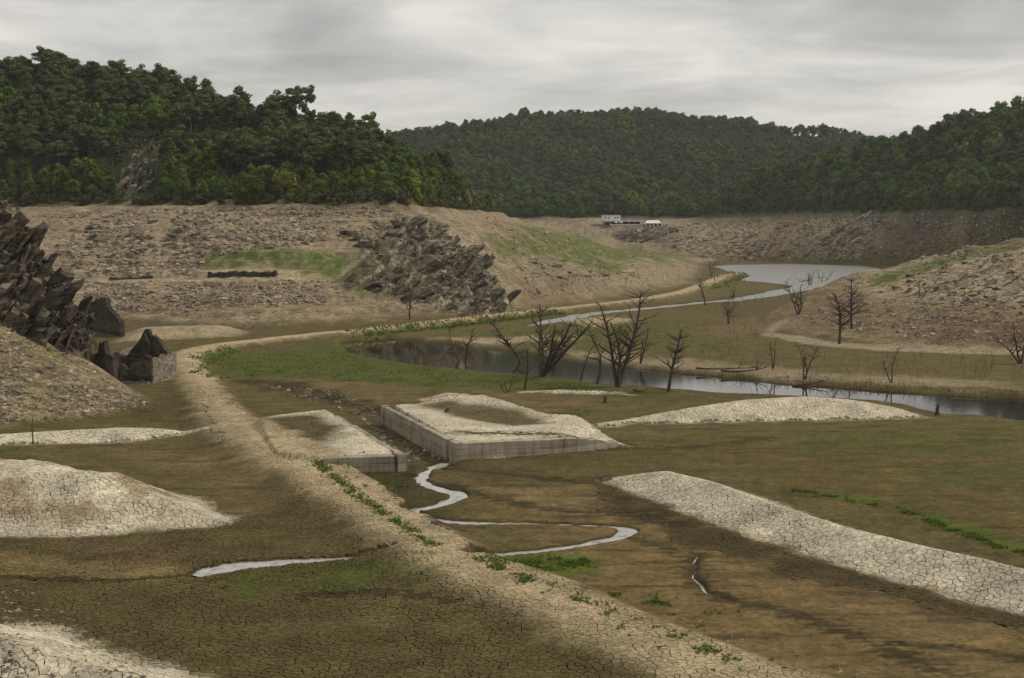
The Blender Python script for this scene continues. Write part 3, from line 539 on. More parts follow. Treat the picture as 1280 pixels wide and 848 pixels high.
# ------------------------------------------------------------------ terrain colour (what the mud, silt, weeds and stone really are)
PALE = np.array((0.50, 0.452, 0.382)); DUST = np.array((0.335, 0.27, 0.19)); OLIVE = np.array((0.112, 0.092, 0.044)); SILT = np.array((0.165, 0.122, 0.066))
GREEN = np.array((0.082, 0.105, 0.028)); BRIGHT = np.array((0.12, 0.185, 0.03)); RED = np.array((0.20, 0.138, 0.092)); TAN = np.array((0.255, 0.205, 0.15)); GREY = np.array((0.23, 0.195, 0.155))
ROCKC = np.array((0.085, 0.073, 0.058)); FOREST = np.array((0.035, 0.04, 0.02)); DARKMUD = np.array((0.05, 0.04, 0.022)); FLAT = np.array((0.125, 0.10, 0.048))
def gpoly(pts): return [G(a, b)[:2] for a, b in pts]
PATCH = [  # polygon in the photo, colour, edge width m, edge noise m, noise scale m, strength, (crack, stone, grass) or None
    ([(770, 556), (1000, 540), (1290, 522), (1290, 690), (1100, 640), (940, 592), (860, 578)], (0.135, 0.10, 0.046), 3, 3, 9, .9, (.15, 0, .2)),
    ([(900, 545), (1290, 530), (1290, 570), (1000, 566)], GREEN, 3, 5, 8, .6, (0, 0, .5)),
    ([(1120, 590), (1290, 580), (1290, 605), (1150, 604)], GREEN, 2, 4, 6, .5, (0, 0, .4)),
    ([(590, 605), (760, 590), (770, 612), (900, 665), (1290, 778), (1290, 850), (1010, 850), (860, 800), (700, 735), (650, 668)], (0.185, 0.13, 0.068), 2.5, 3, 7, .9, (0, 0, .05)),
    ([(560, 560), (760, 552), (900, 560), (760, 600), (640, 612), (560, 600)], (0.125, 0.095, 0.045), 2, 3, 5, .8, (.3, 0, .25)),
    ([(640, 612), (790, 606), (780, 640), (700, 650), (640, 640)], SILT * 1.1, 1.5, 2.5, 5, .9, (0, 0, .0)),
    ([(150, 512), (240, 478), (268, 500), (262, 530), (200, 532)], (0.105, 0.088, 0.042), 2, 2, 4, .8, (.6, 0, .2)),
    ([(-10, 655), (290, 655), (330, 590), (370, 575), (430, 612), (520, 680), (640, 730), (760, 785), (960, 870), (-10, 870)], OLIVE, 2.0, 2.5, 5, 1.0, (.97, 0, .18)),
    ([(270, 555), (350, 570), (420, 610), (500, 672), (420, 690), (330, 660), (300, 610)], OLIVE * 1.05, 2, 2, 4, .9, (.7, 0, .15)),
    ([(110, 560), (320, 556), (350, 585), (310, 640), (270, 610), (200, 575)], (0.165, 0.122, 0.066), 3, 3, 6, .95, (0, 0, .1)),
    ([(60, 650), (260, 690), (200, 715), (60, 690)], RED * .8, 2, 2, 4, .5, None),
    ([(-10, 690), (250, 716), (240, 726), (-10, 722)], SILT * 1.25, 1, 1.5, 3, .8, (.8, 0, .1)),
    ([(270, 712), (380, 704), (540, 694), (560, 715), (470, 738), (300, 742)], GREEN, 1.5, 2.5, 3, .8, (.5, 0, .75)),
    ([(480, 720), (640, 760), (560, 800), (430, 770)], OLIVE * 1.2, 2, 3, 4, .7, None),
    ([(590, 698), (640, 692), (745, 694), (745, 716), (640, 722)], BRIGHT, .8, 1.5, 2, .8, (0, 0, 1)),
    ([(390, 574), (408, 576), (470, 625), (545, 680), (530, 682), (450, 628)], BRIGHT, .5, .8, 1.5, .8, (0, 0, 1)),
    ([(610, 710), (720, 745), (860, 800), (960, 834), (950, 842), (840, 812), (700, 755)], GREEN, .8, 1.6, 2, .8, (.1, 0, .7)),
    ([(410, 582), (520, 584), (560, 640), (560, 680), (500, 640)], DARKMUD * 1.3, 1.5, 2, 3, .8, (.1, 0, .4)),
    ([(990, 612), (1080, 628), (1150, 645), (1250, 682), (1290, 694), (1290, 684), (1160, 640), (1070, 620)], BRIGHT, .6, 1.0, 2, .85, (0, 0, 1)),
    ([(760, 606), (900, 662), (1280, 775), (1280, 792), (880, 690), (740, 628)], DARKMUD * 1.25, 1.6, 2.2, 3, .85, (.6, 0, 0)),
    # middle ground
    ([(225, 480), (300, 470), (560, 470), (800, 500), (1290, 530), (1290, 540), (700, 530), (480, 510), (300, 515)], (0.135, 0.105, 0.05), 4, 4, 9, .8, (0, 0, .2)),
    ([(255, 452), (330, 440), (440, 437), (560, 462), (700, 478), (850, 494), (850, 500), (700, 487), (520, 483), (300, 472)], (0.085, 0.118, 0.028), 3, 5, 9, .95, (0, 0, .75)),
    ([(330, 470), (480, 478), (540, 500), (470, 505), (360, 490)], SILT, 3, 4, 8, .9, (0, 0, .1)),
    ([(600, 490), (740, 500), (780, 510), (680, 512)], SILT * 1.05, 3, 3, 6, .9, (0, 0, .1)),
    ([(300, 476), (360, 474), (430, 490), (520, 525), (560, 572), (530, 575), (470, 530), (420, 508), (340, 488)], DARKMUD, 2, 3, 4, .9, (0, .5, .1)),
    ([(430, 420), (520, 420), (700, 438), (900, 462), (1290, 488), (1290, 450), (1000, 432), (930, 400), (850, 385), (700, 395), (560, 410)], (0.14, 0.11, 0.055), 6, 8, 14, .9, (0, 0, .3)),
    ([(560, 416), (700, 408), (860, 398), (930, 410), (900, 440), (760, 440), (620, 430)], (0.11, 0.115, 0.04), 6, 9, 14, .8, (0, 0, .5)),
    ([(545, 424), (700, 418), (720, 424), (600, 432)], TAN * 1.2, 4, 6, 8, .8, (0, .3, 0)),
    ([(680, 405), (760, 396), (800, 399), (740, 408)], TAN * 1.5, 4, 5, 8, .8, None),
    ([(690, 432), (860, 450), (1000, 462), (1290, 480), (1290, 490), (960, 474), (830, 462), (700, 444)], TAN, 3, 6, 9, .85, (.2, .1, .1)),
    ([(440, 416), (560, 405), (650, 396), (700, 390), (700, 394), (560, 410), (440, 423)], (0.075, 0.10, 0.025), 2, 3, 6, .9, (0, 0, .9)),
    ([(243, 445), (262, 440), (300, 437), (255, 458), (262, 470), (245, 462)], BRIGHT * .75, 1.5, 2, 4, .9, (0, 0, .9)),
    ([(640, 384), (780, 374), (870, 360), (900, 352), (930, 352), (980, 362), (900, 372), (780, 382), (650, 394)], (0.15, 0.12, 0.06), 4, 6, 12, .8, (0, 0, .25)),
    ([(890, 362), (935, 342), (930, 340), (895, 354)], BRIGHT * .8, 2, 2, 6, .9, (0, 0, .9)),
    # left hillside
    ([(150, 395), (300, 400), (480, 400), (440, 360), (330, 352), (150, 368)], (0.22, 0.172, 0.118), 8, 8, 14, .85, (.1, .35, 0)),
    ([(90, 352), (260, 347), (420, 344), (430, 349), (260, 353), (90, 358)], (0.30, 0.245, 0.18), 3, 3, 8, .8, (0, .3, 0)),
    ([(250, 318), (330, 312), (420, 318), (520, 322), (520, 335), (440, 345), (380, 335), (260, 335)], (0.085, 0.125, 0.028), 4, 7, 9, .95, (0, .2, .9)),
    ([(385, 335), (425, 330), (465, 365), (455, 370), (420, 352)], (0.085, 0.12, 0.028), 3, 5, 8, .9, (0, .2, .8)),
    ([(180, 292), (330, 300), (420, 285), (420, 300), (250, 312)], (0.20, 0.165, 0.115), 5, 8, 12, .5, (0, .7, .1)),
    # headland
    ([(560, 262), (640, 272), (880, 332), (860, 355), (760, 374), (640, 388), (600, 300)], (0.235, 0.19, 0.137), 8, 6, 20, .95, (0, .25, 0)),
    ([(640, 284), (700, 288), (800, 311), (860, 325), (820, 328), (740, 335), (680, 320), (640, 300)], (0.10, 0.135, 0.03), 10, 22, 26, .95, (0, 0, .8)),
    ([(610, 300), (660, 300), (700, 335), (690, 345), (640, 325)], (0.11, 0.125, 0.04), 6, 12, 14, .8, (0, .1, .6)),
    ([(640, 345), (740, 338), (770, 362), (720, 374), (650, 380)], (0.188, 0.132, 0.092), 8, 8, 16, .7, (0, .1, 0)),
    ([(640, 330), (700, 318), (760, 345), (745, 352), (680, 340)], GREY, 5, 8, 12, .6, (0, .9, 0)),
    # right near slope
    ([(950, 395), (1100, 345), (1290, 330), (1290, 440), (1050, 425), (965, 412)], (0.20, 0.153, 0.10), 5, 5, 12, .9, (.15, .35, 0)),
    ([(1060, 352), (1110, 334), (1200, 322), (1290, 305), (1290, 385), (1180, 375), (1120, 380)], (0.27, 0.222, 0.16), 5, 7, 12, .85, (0, .8, 0)),
    ([(1100, 340), (1160, 326), (1230, 312), (1290, 300), (1290, 309), (1210, 324), (1150, 345), (1090, 358)], (0.105, 0.14, 0.03), 3, 5, 8, .9, (0, .1, .9)),
    ([(1180, 395), (1290, 400), (1290, 440), (1150, 425)], (0.165, 0.105, 0.07), 5, 5, 10, .7, (.2, .3, 0)),
    ([(955, 408), (985, 398), (970, 416), (1040, 427), (1160, 434), (1290, 436), (1290, 445), (1120, 440), (1000, 430), (958, 420)], (0.33, 0.275, 0.205), 1.5, 2, 5, .85, (.6, .1, 0)),
    ([(860, 412), (950, 396), (960, 416), (900, 425)], (0.19, 0.125, 0.08), 4, 5, 9, .7, (0, 0, 0)),
    # far bank
    ([(900, 300), (1000, 285), (1000, 296), (900, 318)], (0.25, 0.165, 0.10), 10, 12, 30, .7, (0, .5, 0)),
    ([(1070, 268), (1180, 267), (1175, 298), (1150, 312), (1115, 312)], (0.10, 0.08, 0.064), 10, 16, 22, .7, (0, .9, 0)),
    ([(770, 285), (840, 284), (830, 302), (770, 300)], (0.075, 0.066, 0.055), 6, 14, 16, .8, (0, .9, 0)),
    ([(1000, 262), (1110, 268), (1060, 300), (990, 320)], (0.32, 0.27, 0.20), 10, 16, 22, .6, (0, .9, 0)),
]
PATCHW = [(gpoly(p[0]), *p[1:]) for p in PATCH]

def colour(x, y, z, F):
    n = x.size; col = np.tile(FLAT, (n, 1)); aux = np.zeros((n, 3)); aux[:, 0] = 0.15; aux[:, 2] = .1
    def put(m, c, a=None):
        m = m[:, None]; col[:] = col * (1 - m) + np.asarray(c) * m
        if a is not None: aux[:] = aux * (1 - m) + np.asarray(a) * m
    # slopes
    rg = fbm(x / 18, y / 18, 4, 51); band = fbm(z * 0.9 + rg, x / 160, 3, 52)
    m = ss(0, 6, F['LA']); put(m, TAN * .92, (0, .75, 0)); put(m * ss(.0, .5, band) * .5, GREY * 1.15); put(m * ss(.05, .6, rg) * .45, (0.17, 0.135, 0.095))
    m = ss(0, 10, F['RA']); put(m, (0.235, 0.19, 0.14), (0, .8, 0)); put(m * ss(.0, .5, band) * .55, (0.29, 0.225, 0.155)); put(m * ss(.1, .7, rg) * .4, (0.14, 0.115, 0.09))
    m = ss(0, 3, F['SA']); put(m, (0.20, 0.155, 0.105), (.1, .5, 0))
    m = ss(0, 2.5, F['NA']); put(m, (0.23, 0.185, 0.125), (.25, .55, .05)); put(m * ss(.1, .5, fbm(x / 9, y / 9, 4, 53)) * .5, (0.15, 0.135, 0.06), (0, .5, .25))
    for poly, c, ew, en, ns, st, a in PATCHW:
        d = sdf(poly, x, y, 45); k = np.nonzero(d > -(ew + 1.3 * en))[0]
        if len(k) == 0: continue
        X, Y = x[k], y[k]; m = (ss(-ew, ew, d[k] + en * fbm(X / ns, Y / (ns * 1.6), 4, 60)) * st)[:, None]
        if a is not None and a[2] > .45: m = m * (.30 + .70 * ss(-.30, .30, fbm(X / 3.1, Y / 5.5, 5, 62)))[:, None]
        col[k] = col[k] * (1 - m) + np.asarray(c) * m
        if a is not None: aux[k] = aux[k] * (1 - m) + np.asarray(a) * m
    # mud banks dry out pale, their fringes stay dark
    en = 0.75 * fbm(x / 2.6, y / 2.6, 5, 71)
    for nme, w, cr in (('LL', 1.0, .9), ('LM', 1.0, .9), ('LS', .8, .8), ('RR', .9, 1.0), ('TR', 1.0, .9), ('PR', .6, 1.0), ('PL', .8, 1.0), ('BS', 1.2, .8), ('BN', 1.2, .8), ('BL', 2.0, .2)):
        d = F[nme] + en; put(ss(-w, w, d), PALE if nme != 'BL' else TAN * 1.15, (cr, .15 if nme in ('LL', 'LM') else 0, 0))
    lm = ss(.5, 3, F['LM']); put(lm * ss(-.12, .35, fbm(x / 7, y / 5, 4, 73)) * .7, RED * 1.2); put(lm * ss(4, -1, F['LM'] + 2 * fbm(x / 5, y / 5, 3, 74)) * .7, RED * 1.1)
    put(ss(.3, 3, F['LL']) * ss(.1, .6, fbm(x / 4, y / 4, 4, 75)) * .45, (0.25, 0.215, 0.175)); put(ss(.3, 2, F['LM']) * ss(.15, .5, fbm(x / 5 + 9, y / 9, 4, 76)) * .5, (0.20, 0.185, 0.09), (.5, 0, .25))
    put(ss(-1.2, 1.8, F['DIPR'] + 1.0 * fbm(x / 5, y / 5, 3, 77)) * .92, (0.125, 0.10, 0.05), (.9, 0, .1))
    d = sdf(DIPL, x, y, 20) + 1.0 * fbm(x / 4, y / 4, 3, 78); put(ss(-1.6, 2.0, d) * .95, (0.115, 0.092, 0.046), (.9, 0, .1))
    put(ss(-1.5, 3, F['TR']) * ss(.2, .6, fbm(x / 6, y / 3, 4, 79)) * .4, SILT * 1.2)
    d = F['LS']; put(ss(.3, 1, d) * ss(.2, .5, fbm(x / 8, y / 5, 3, 80)) * .7, (0.15, 0.16, 0.07), (.2, 0, .6))
    # the beaten towpath
    D, w, S = F['trkD'], F['trkW'], F['trkS']; on = (w > 0)
    fade = ss(np.where(S < 0, 1.2, 3.2), -.5, D - w + .9 * fbm(x / 3, y / 3, 4, 81)) * on
    put(fade * .92, DUST * np.where(True, 1, 1), None)
    near = y < 175
    aux[:, 0] = np.where(on & near, np.maximum(aux[:, 0] * (1 - .0 * fade), fade * .8), np.where(on, aux[:, 0] * (1 - fade), aux[:, 0]))
    mid = ss(1.0, .1, np.abs(D + .2 * fbm(x / 4, y / 4, 2, 82)) / np.maximum(w * .75, .1)) * on
    put(mid * .7, DUST * 1.12); aux[:, 0] *= 1 - mid * .55 * ss(.0, .5, fbm(x / 5, y / 5, 3, 83) + .2)
    aux[:, 2] *= 1 - fade
    # feathery damp margins of the dried-up rills
    for ln, w in RILLS:
        D, _, _ = pline(ln, x, y, 6); k = np.nonzero(D < 5)[0]
        if len(k) == 0: continue
        X, Y = x[k], y[k]; f = fbm(X / 2.2, Y / .4, 5, 97) * 1.6 + .5 * fbm(X / .6, Y / .6, 3, 98)
        m = (np.maximum(ss(w * .95, w * .45, D[k] + f * w) * .85, ss(.22, .06, D[k] + .12 * f)) * .9)[:, None]; col[k] = col[k] * (1 - m) + DARKMUD * .95 * m
    # wet margins
    for nme, w, c in (('riv', 2.2, (0.045, 0.036, 0.02)), ('can', 4, (0.09, 0.08, 0.04)), ('lak', 9, (0.11, 0.09, 0.06)), ('str', .5, (0.06, 0.047, 0.026))):
        put(ss(-w, 0, F[nme]) * .9, c, (0, 0, .1))
    put(ss(-.6, .6, F['lock']) * .7, (0.11, 0.09, 0.05), (0, .3, .2))
    m = ss(-3, 3, F['crag'] + 3 * fbm(x / 5, y / 9, 4, 85)); put(m * .85, ROCKC * 1.1, (0, 1, 0)); put(m * ss(-.05, .35, fbm((x - .8 * z) / 2.2, (x + z) / 9, 5, 86)) * .8, GREY * 1.2); put(m * ss(.25, .5, fbm(x / 6 + 4, y / 8, 4, 89)) * .6, (0.11, 0.125, 0.045), (0, .6, .4))
    m = ss(-1, 2, F['KA']); put(m, ROCKC * .75, (0, 1, 0)); put(m * ss(.15, .5, fbm(x / 4, y / 4, 4, 87)) * .35, (0.12, 0.12, 0.05))
    m = np.maximum(ss(-6, 4, F['LB'] + 3 * rg), ss(-10, 8, F['RB'] + 5 * rg)); put(m, FOREST, (0, .3, .2))
    # drying of the surface is never even
    col *= (1 + .16 * fbm(x / 5.3, y / 5.3, 5, 91))[:, None]
    # drag marks and streaks in the wet silt
    stk = fbm(x / 9, y / 1.4, 4, 93); m = ss(.12, .5, stk) * (y < 175) * ss(.45, .2, aux[:, 0]) * ss(.3, -.6, F['trkD'] * 0 + np.maximum.reduce([F[k] for k in ('LL', 'LM', 'RR', 'PR', 'PL', 'TR')])) * ss(.5, 0, fade)
    put(m * .55, DARKMUD * 1.2)
    lum = col.mean(1, keepdims=True); col[:] = lum + (col - lum) * 1.06; col *= lerp(.80, 1.04, ss(.11, .24, lum))
    col *= (1.0, .995, .88)
    return np.clip(col, .004, .8), np.clip(aux, 0, 1)
RILLS = [(smooth_line([P(a, b, 0) for a, b in l], 6), w) for l, w in (
    ([(790, 672), (840, 688), (872, 694), (868, 712), (880, 735), (905, 748), (945, 757), (1000, 770), (1080, 800), (1180, 842)], 1.1),
    ([(560, 606), (640, 628), (720, 640), (790, 642), (850, 655)], 1.3), ([(560, 585), (700, 600), (760, 598)], 1.2), ([(1100, 806), (1200, 812), (1290, 828)], .5),
    ([(575, 560), (700, 562), (850, 560), (960, 548)], 1.2), ([(520, 584), (500, 620), (560, 665)], 1.0), ([(0, 722), (120, 726), (245, 720)], .5), ([(380, 745), (470, 740), (560, 752)], .8))]
DIPL = Wp(*[P(a, b, 1.5) for a, b in [(318, 522), (400, 516), (430, 535), (420, 552), (350, 557), (310, 545)]])

COL, AUX = colour(GX.ravel(), GY.ravel(), GZ, F); tick('colour')
# where the mud plates are built one by one, the sheet below has the cracks' shade darkened into its colour
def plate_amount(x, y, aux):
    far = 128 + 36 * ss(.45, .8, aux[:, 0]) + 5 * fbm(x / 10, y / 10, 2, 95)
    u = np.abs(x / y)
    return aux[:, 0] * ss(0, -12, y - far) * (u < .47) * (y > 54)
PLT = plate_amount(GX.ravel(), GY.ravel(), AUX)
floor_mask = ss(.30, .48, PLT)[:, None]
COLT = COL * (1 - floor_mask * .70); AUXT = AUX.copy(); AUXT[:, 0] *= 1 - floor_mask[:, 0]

# split the sheet into the pieces of the setting
gxr, gyr = GX.ravel(), GY.ravel()
rid = np.zeros(gxr.size, int)
REG = ['valley_floor']
def region(mask, name): REG.append(name); rid[mask] = len(REG) - 1
region(F['LA'] > 0, 'left_hillside'); region(F['LB'] > 0, 'left_wooded_hill'); region(F['RA'] > 0, 'far_bank'); region(F['RB'] > 0, 'far_wooded_hills')
region(F['SA'] > 0, 'right_hillside'); region((F['NA'] > 0) | (F['KA'] > 0), 'near_hillside')
for k in ('LL', 'LM', 'LS', 'RR', 'TR', 'PR', 'PL', 'BS', 'BN', 'BL'): region(F[k] > 0, 'mud_bank')
region((F['trkW'] > 0) & (F['trkD'] < F['trkW'] + .3), 'towpath')
BANK_LABEL = {7: 'pale cracked mud bank in the bottom left corner', 8: 'broad pale and reddish mud bank left of the track', 9: 'thin pale mud strip in front of the scree slope on the left', 10: 'long pale cracked mud ridge on the right foreground', 11: 'pale mud tongue reaching right from the quay to the river', 12: 'pale cracked mud platform behind the long quay wall', 13: 'pale cracked mud platform with dark hollow beside the track', 14: 'small pale mud patch below the dead trees', 15: 'small pale mud patch behind the quay platform', 16: 'tan bank behind the ruined house'}
idx = np.arange(NR * NCc).reshape(NR, NCc)
quads = np.stack([idx[:-1, :-1], idx[:-1, 1:], idx[1:, 1:], idx[1:, :-1]], -1).reshape(-1, 4)
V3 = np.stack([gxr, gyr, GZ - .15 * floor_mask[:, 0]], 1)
e1 = V3[quads[:, 2]] - V3[quads[:, 0]]; e2 = V3[quads[:, 3]] - V3[quads[:, 1]]; fn = np.cross(e1, e2)
fn /= np.linalg.norm(fn, axis=1, keepdims=True) + 1e-12
VN = np.zeros_like(V3)
for k in range(4): np.add.at(VN, quads[:, k], fn)
VN /= np.linalg.norm(VN, axis=1, keepdims=True) + 1e-12
frid = rid[quads[:, 0]]
def set_attr(me, name, data, typ='FLOAT_COLOR', dom='POINT'):
    a = me.attributes.new(name, typ, dom)
    if typ == 'FLOAT_COLOR': a.data.foreach_set('color', np.concatenate([data, np.ones((len(data), 1))], 1).astype(np.float32).ravel())
    else: a.data.foreach_set('value', np.asarray(data, np.float32))
SHEET = {}
for r, nme in enumerate(REG):
    q = quads[frid == r]
    if len(q) == 0: continue
    used, inv = np.unique(q, return_inverse=True)
    o = mesh_obj(nme, V3[used], inv.reshape(-1, 4), M_GROUND, smooth=True); SHEET[r] = o
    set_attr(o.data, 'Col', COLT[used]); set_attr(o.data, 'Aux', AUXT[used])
    o.data.normals_split_custom_set_from_vertices(VN[used].tolist())
    tag(o, BANK_LABEL.get(r), kind='structure')
SHEET[17]['label'] = 'dusty pale towpath winding up the drained valley'
base = mesh_obj('ground', [(-6000, -6000, -6), (6000, -6000, -6), (6000, 6000, -6), (-6000, 6000, -6)], [(0, 1, 2, 3)], M_DKWOOD); tag(base, kind='structure')

tick('sheets')
# ------------------------------------------------------------------ water
def sheet_poly(name, poly, z, mat, grow, label):
    p = np.array(poly)[:, :2]; c = p.mean(0)
    # grow outwards along the vertex normals; the ground cuts the shoreline
    a = np.roll(p, 1, 0) - p; b = np.roll(p, -1, 0) - p; t = np.roll(p, -1, 0) - np.roll(p, 1, 0); n = np.stack([t[:, 1], -t[:, 0]], 1); n /= np.linalg.norm(n, axis=1, keepdims=True)
    area = 0.5 * np.sum(p[:, 0] * np.roll(p[:, 1], -1) - np.roll(p[:, 0], -1) * p[:, 1])
    q = p + n * grow * (1 if area > 0 else -1)
    o = mesh_obj(name, [(x, y, z) for x, y in q], [tuple(range(len(q)))], mat); tag(o, label, kind='structure'); return o
def ribbon(name, line, z, mat, grow, label):
    l = np.array(line); t = np.gradient(l[:, :2], axis=0); t /= np.linalg.norm(t, axis=1, keepdims=True) + 1e-9; n = np.stack([-t[:, 1], t[:, 0]], 1); w = l[:, 2:3] + grow
    a, b = l[:, :2] - n * w, l[:, :2] + n * w; m = len(l); v = [(*p, z) for p in a] + [(*p, z) for p in b]
    o = mesh_obj(name, v, [(i, i + 1, m + i + 1, m + i) for i in range(m - 1)], mat); tag(o, label, kind='structure'); return o
sheet_poly('river', RIV, -0.55, M_RIVER, 2.0, 'dark still river pool below the dead trees')
sheet_poly('lake', LAK, -0.45, M_LAKE, 9.0, 'grey shallow lake left at the far end of the valley')
ribbon('river_channel', CAN, -0.46, M_LAKE, 3.5, 'narrow bright river channel beside the towpath')
for s, lb in zip(STR, ('winding pale stream in the foreground mud', 'short pale stream left of the track', 'thin trickle across the brown silt on the right', 'faint trickle in the bottom right corner')):
    ribbon('stream', s, -0.13 if s is STR[0] or s is STR[1] else -0.16, M_STREAM, .35, lb)

# ------------------------------------------------------------------ mud plates, each a polygon with its own edges
def build_plates():
    sp = 0.42
    xs = []; y0, y1 = 55.0, 176.0
    ny = int((y1 - y0) / (sp * .866)); pts = []
    for j in range(ny):
        y = y0 + j * sp * .866; w = y * .47; k = 1.0
        x = np.arange(-w, w, sp * k) + (sp * k * .5 if j % 2 else 0); 
        if k > 1 and j % 6 == 5: continue
        pts.append(np.stack([x, np.full(x.shape, y)], 1))
    p = np.concatenate(pts); p += rng.uniform(-.20, .20, p.shape)
    z, Fp = shape(p[:, 0], p[:, 1]); c, a = colour(p[:, 0], p[:, 1], z, Fp); amt = plate_amount(p[:, 0], p[:, 1], a)
    keep0 = amt > .02                                # neighbours are needed for closed cells
    p, c, amt = p[keep0], c[keep0], amt[keep0]; rg = np.zeros(len(p), int)
    F2 = {k: v[keep0] for k, v in Fp.items()}
    for i, k in enumerate(('LL', 'LM', 'LS', 'RR', 'TR', 'PR', 'PL', 'BS', 'BN')): rg[F2[k] > 0] = 7 + i
    rg[(F2['trkW'] > 0) & (F2['trkD'] < F2['trkW'] + .3)] = 17
    _, _, tris, *_ = delaunay_2d_cdt([Vector(q) for q in p], [], [], 0, 1e-5)
    t = np.array([tuple(f) for f in tris]); A, B, D = p[t[:, 0]], p[t[:, 1]], p[t[:, 2]]
    d = 2 * (A[:, 0] * (B[:, 1] - D[:, 1]) + B[:, 0] * (D[:, 1] - A[:, 1]) + D[:, 0] * (A[:, 1] - B[:, 1])); d[np.abs(d) < 1e-9] = 1e-9
    s = lambda q: (q ** 2).sum(1)
    cc = np.stack([(s(A) * (B[:, 1] - D[:, 1]) + s(B) * (D[:, 1] - A[:, 1]) + s(D) * (A[:, 1] - B[:, 1])) / d, (s(A) * (D[:, 0] - B[:, 0]) + s(B) * (A[:, 0] - D[:, 0]) + s(D) * (B[:, 0] - A[:, 0])) / d], 1)
    fans = [[] for _ in range(len(p))]
    for k, f in enumerate(t):
        for v in f: fans[v].append(k)
    plates = []
    for i in range(len(p)):
        if amt[i] < .27 or len(fans[i]) < 4: continue
        q = cc[fans[i]] - p[i]
        if np.abs(q).max() > .75: continue
        q = q[np.argsort(np.arctan2(q[:, 1], q[:, 0]))]
        plates.append((i, q))
    return p, c, amt, rg, plates
p_, c_, amt_, rg_, plates_ = build_plates()
tick('plates1')
def plate_geo(i, q):
    am = min(1.0, amt_[i] * 1.15) * float(np.clip(.75 + .6 * pn(p_[i:i + 1, 0] / 3.5, p_[i:i + 1, 1] / 3.5, 21)[0], .3, 1.2)); n = len(q)
    nx = np.roll(q, -1, 0); mid = (q + nx) / 2; ed = nx - q
    # every crack has its own width, the same seen from both of its plates
    w = mid + p_[i]; hsh = np.abs(np.sin(w[:, 0] * 127.1 + w[:, 1] * 311.7) * 43758.5) % 1.0; g = 0.006 + am * (0.012 + 0.052 * hsh ** 1.4)
    gv = (g + np.roll(g, 1)) / 2; r = np.linalg.norm(q, axis=1, keepdims=True); q2 = q * np.maximum(1 - gv[:, None] / np.maximum(r, .05), .3)
    bend = np.stack([-ed[:, 1], ed[:, 0]], 1) * ((np.abs(np.sin(w[:, 0] * 269.5 + w[:, 1] * 183.3) * 24634.6) % 1.0 - .5) * .22)[:, None] * np.sign(w[:, 0] * 7 % 1 - .5)[:, None]
    mr = np.linalg.norm(mid, axis=1, keepdims=True); m2 = (mid + bend * 0.5) * np.maximum(1 - g[:, None] / np.maximum(mr, .05), .3)
    ring = np.empty((2 * n, 2)); ring[0::2] = q2; ring[1::2] = m2
    return ring + p_[i], am
def joined(pl):
    vs, fs3, fs4, cs = [], [], [], []; k = 0
    allr = [plate_geo(i, q) for i, q in pl]
    flat = np.concatenate([r for r, _ in allr]); zz = zat(flat[:, 0], flat[:, 1]); o = 0
    cent = zat(p_[[i for i, _ in pl], 0], p_[[i for i, _ in pl], 1])
    for j, ((ring, am), (i, q)) in enumerate(zip(allr, pl)):
        n = len(ring); zr = zz[o:o + n]; o += n
        lift = 0.008 + 0.012 * am + rng.uniform(-.006, .008); tilt = rng.uniform(-.022, .022, 2); dz = (ring - p_[i]) @ tilt
        top = np.column_stack([ring, zr + lift + dz]); ce = np.array([[*p_[i], cent[j] + lift + .004]])
        sh = (ring - p_[i]) * 1.04 + p_[i]; bot = np.column_stack([sh, zr - .17])
        vs += [ce, top, bot]; a = np.arange(n); b = (a + 1) % n
        fs3.append(np.column_stack([np.full(n, k), k + 1 + a, k + 1 + b])); fs3.append(np.column_stack([k + 1 + a, k + 1 + n + a, k + 1 + n + b])); fs3.append(np.column_stack([k + 1 + a, k + 1 + n + b, k + 1 + b]))
        tone = 1 + rng.normal(0, .06); cs.append(np.tile(np.clip(c_[i] * tone, 0, .8), (2 * n + 1, 1))); k += 2 * n + 1
    return np.concatenate(vs), np.concatenate(fs3), np.concatenate(cs)
by = {}
for pl in plates_: by.setdefault(int(rg_[pl[0]]), []).append(pl)
for r, pls in by.items():
    par = SHEET.get(r) or SHEET[0]
    fr = lambda pl: abs(p_[pl[0], 0] / p_[pl[0], 1]) < .41 and p_[pl[0], 1] > 61.5
    pls.sort(key=lambda pl: p_[pl[0], 1] if fr(pl) else 1e6)
    single = {0: 300, 7: 300, 10: 300, 17: 300, 8: 200}.get(r, 0); single = min(single, sum(fr(q) and p_[q[0], 1] < 108 for q in pls))
    for pl in pls[:single]:
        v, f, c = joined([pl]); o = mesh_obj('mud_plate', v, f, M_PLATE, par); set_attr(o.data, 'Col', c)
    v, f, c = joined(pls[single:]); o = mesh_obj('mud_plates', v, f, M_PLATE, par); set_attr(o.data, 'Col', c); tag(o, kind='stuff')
tick('plates2'); print('plates', len(plates_), 'grid', NR, NCc)
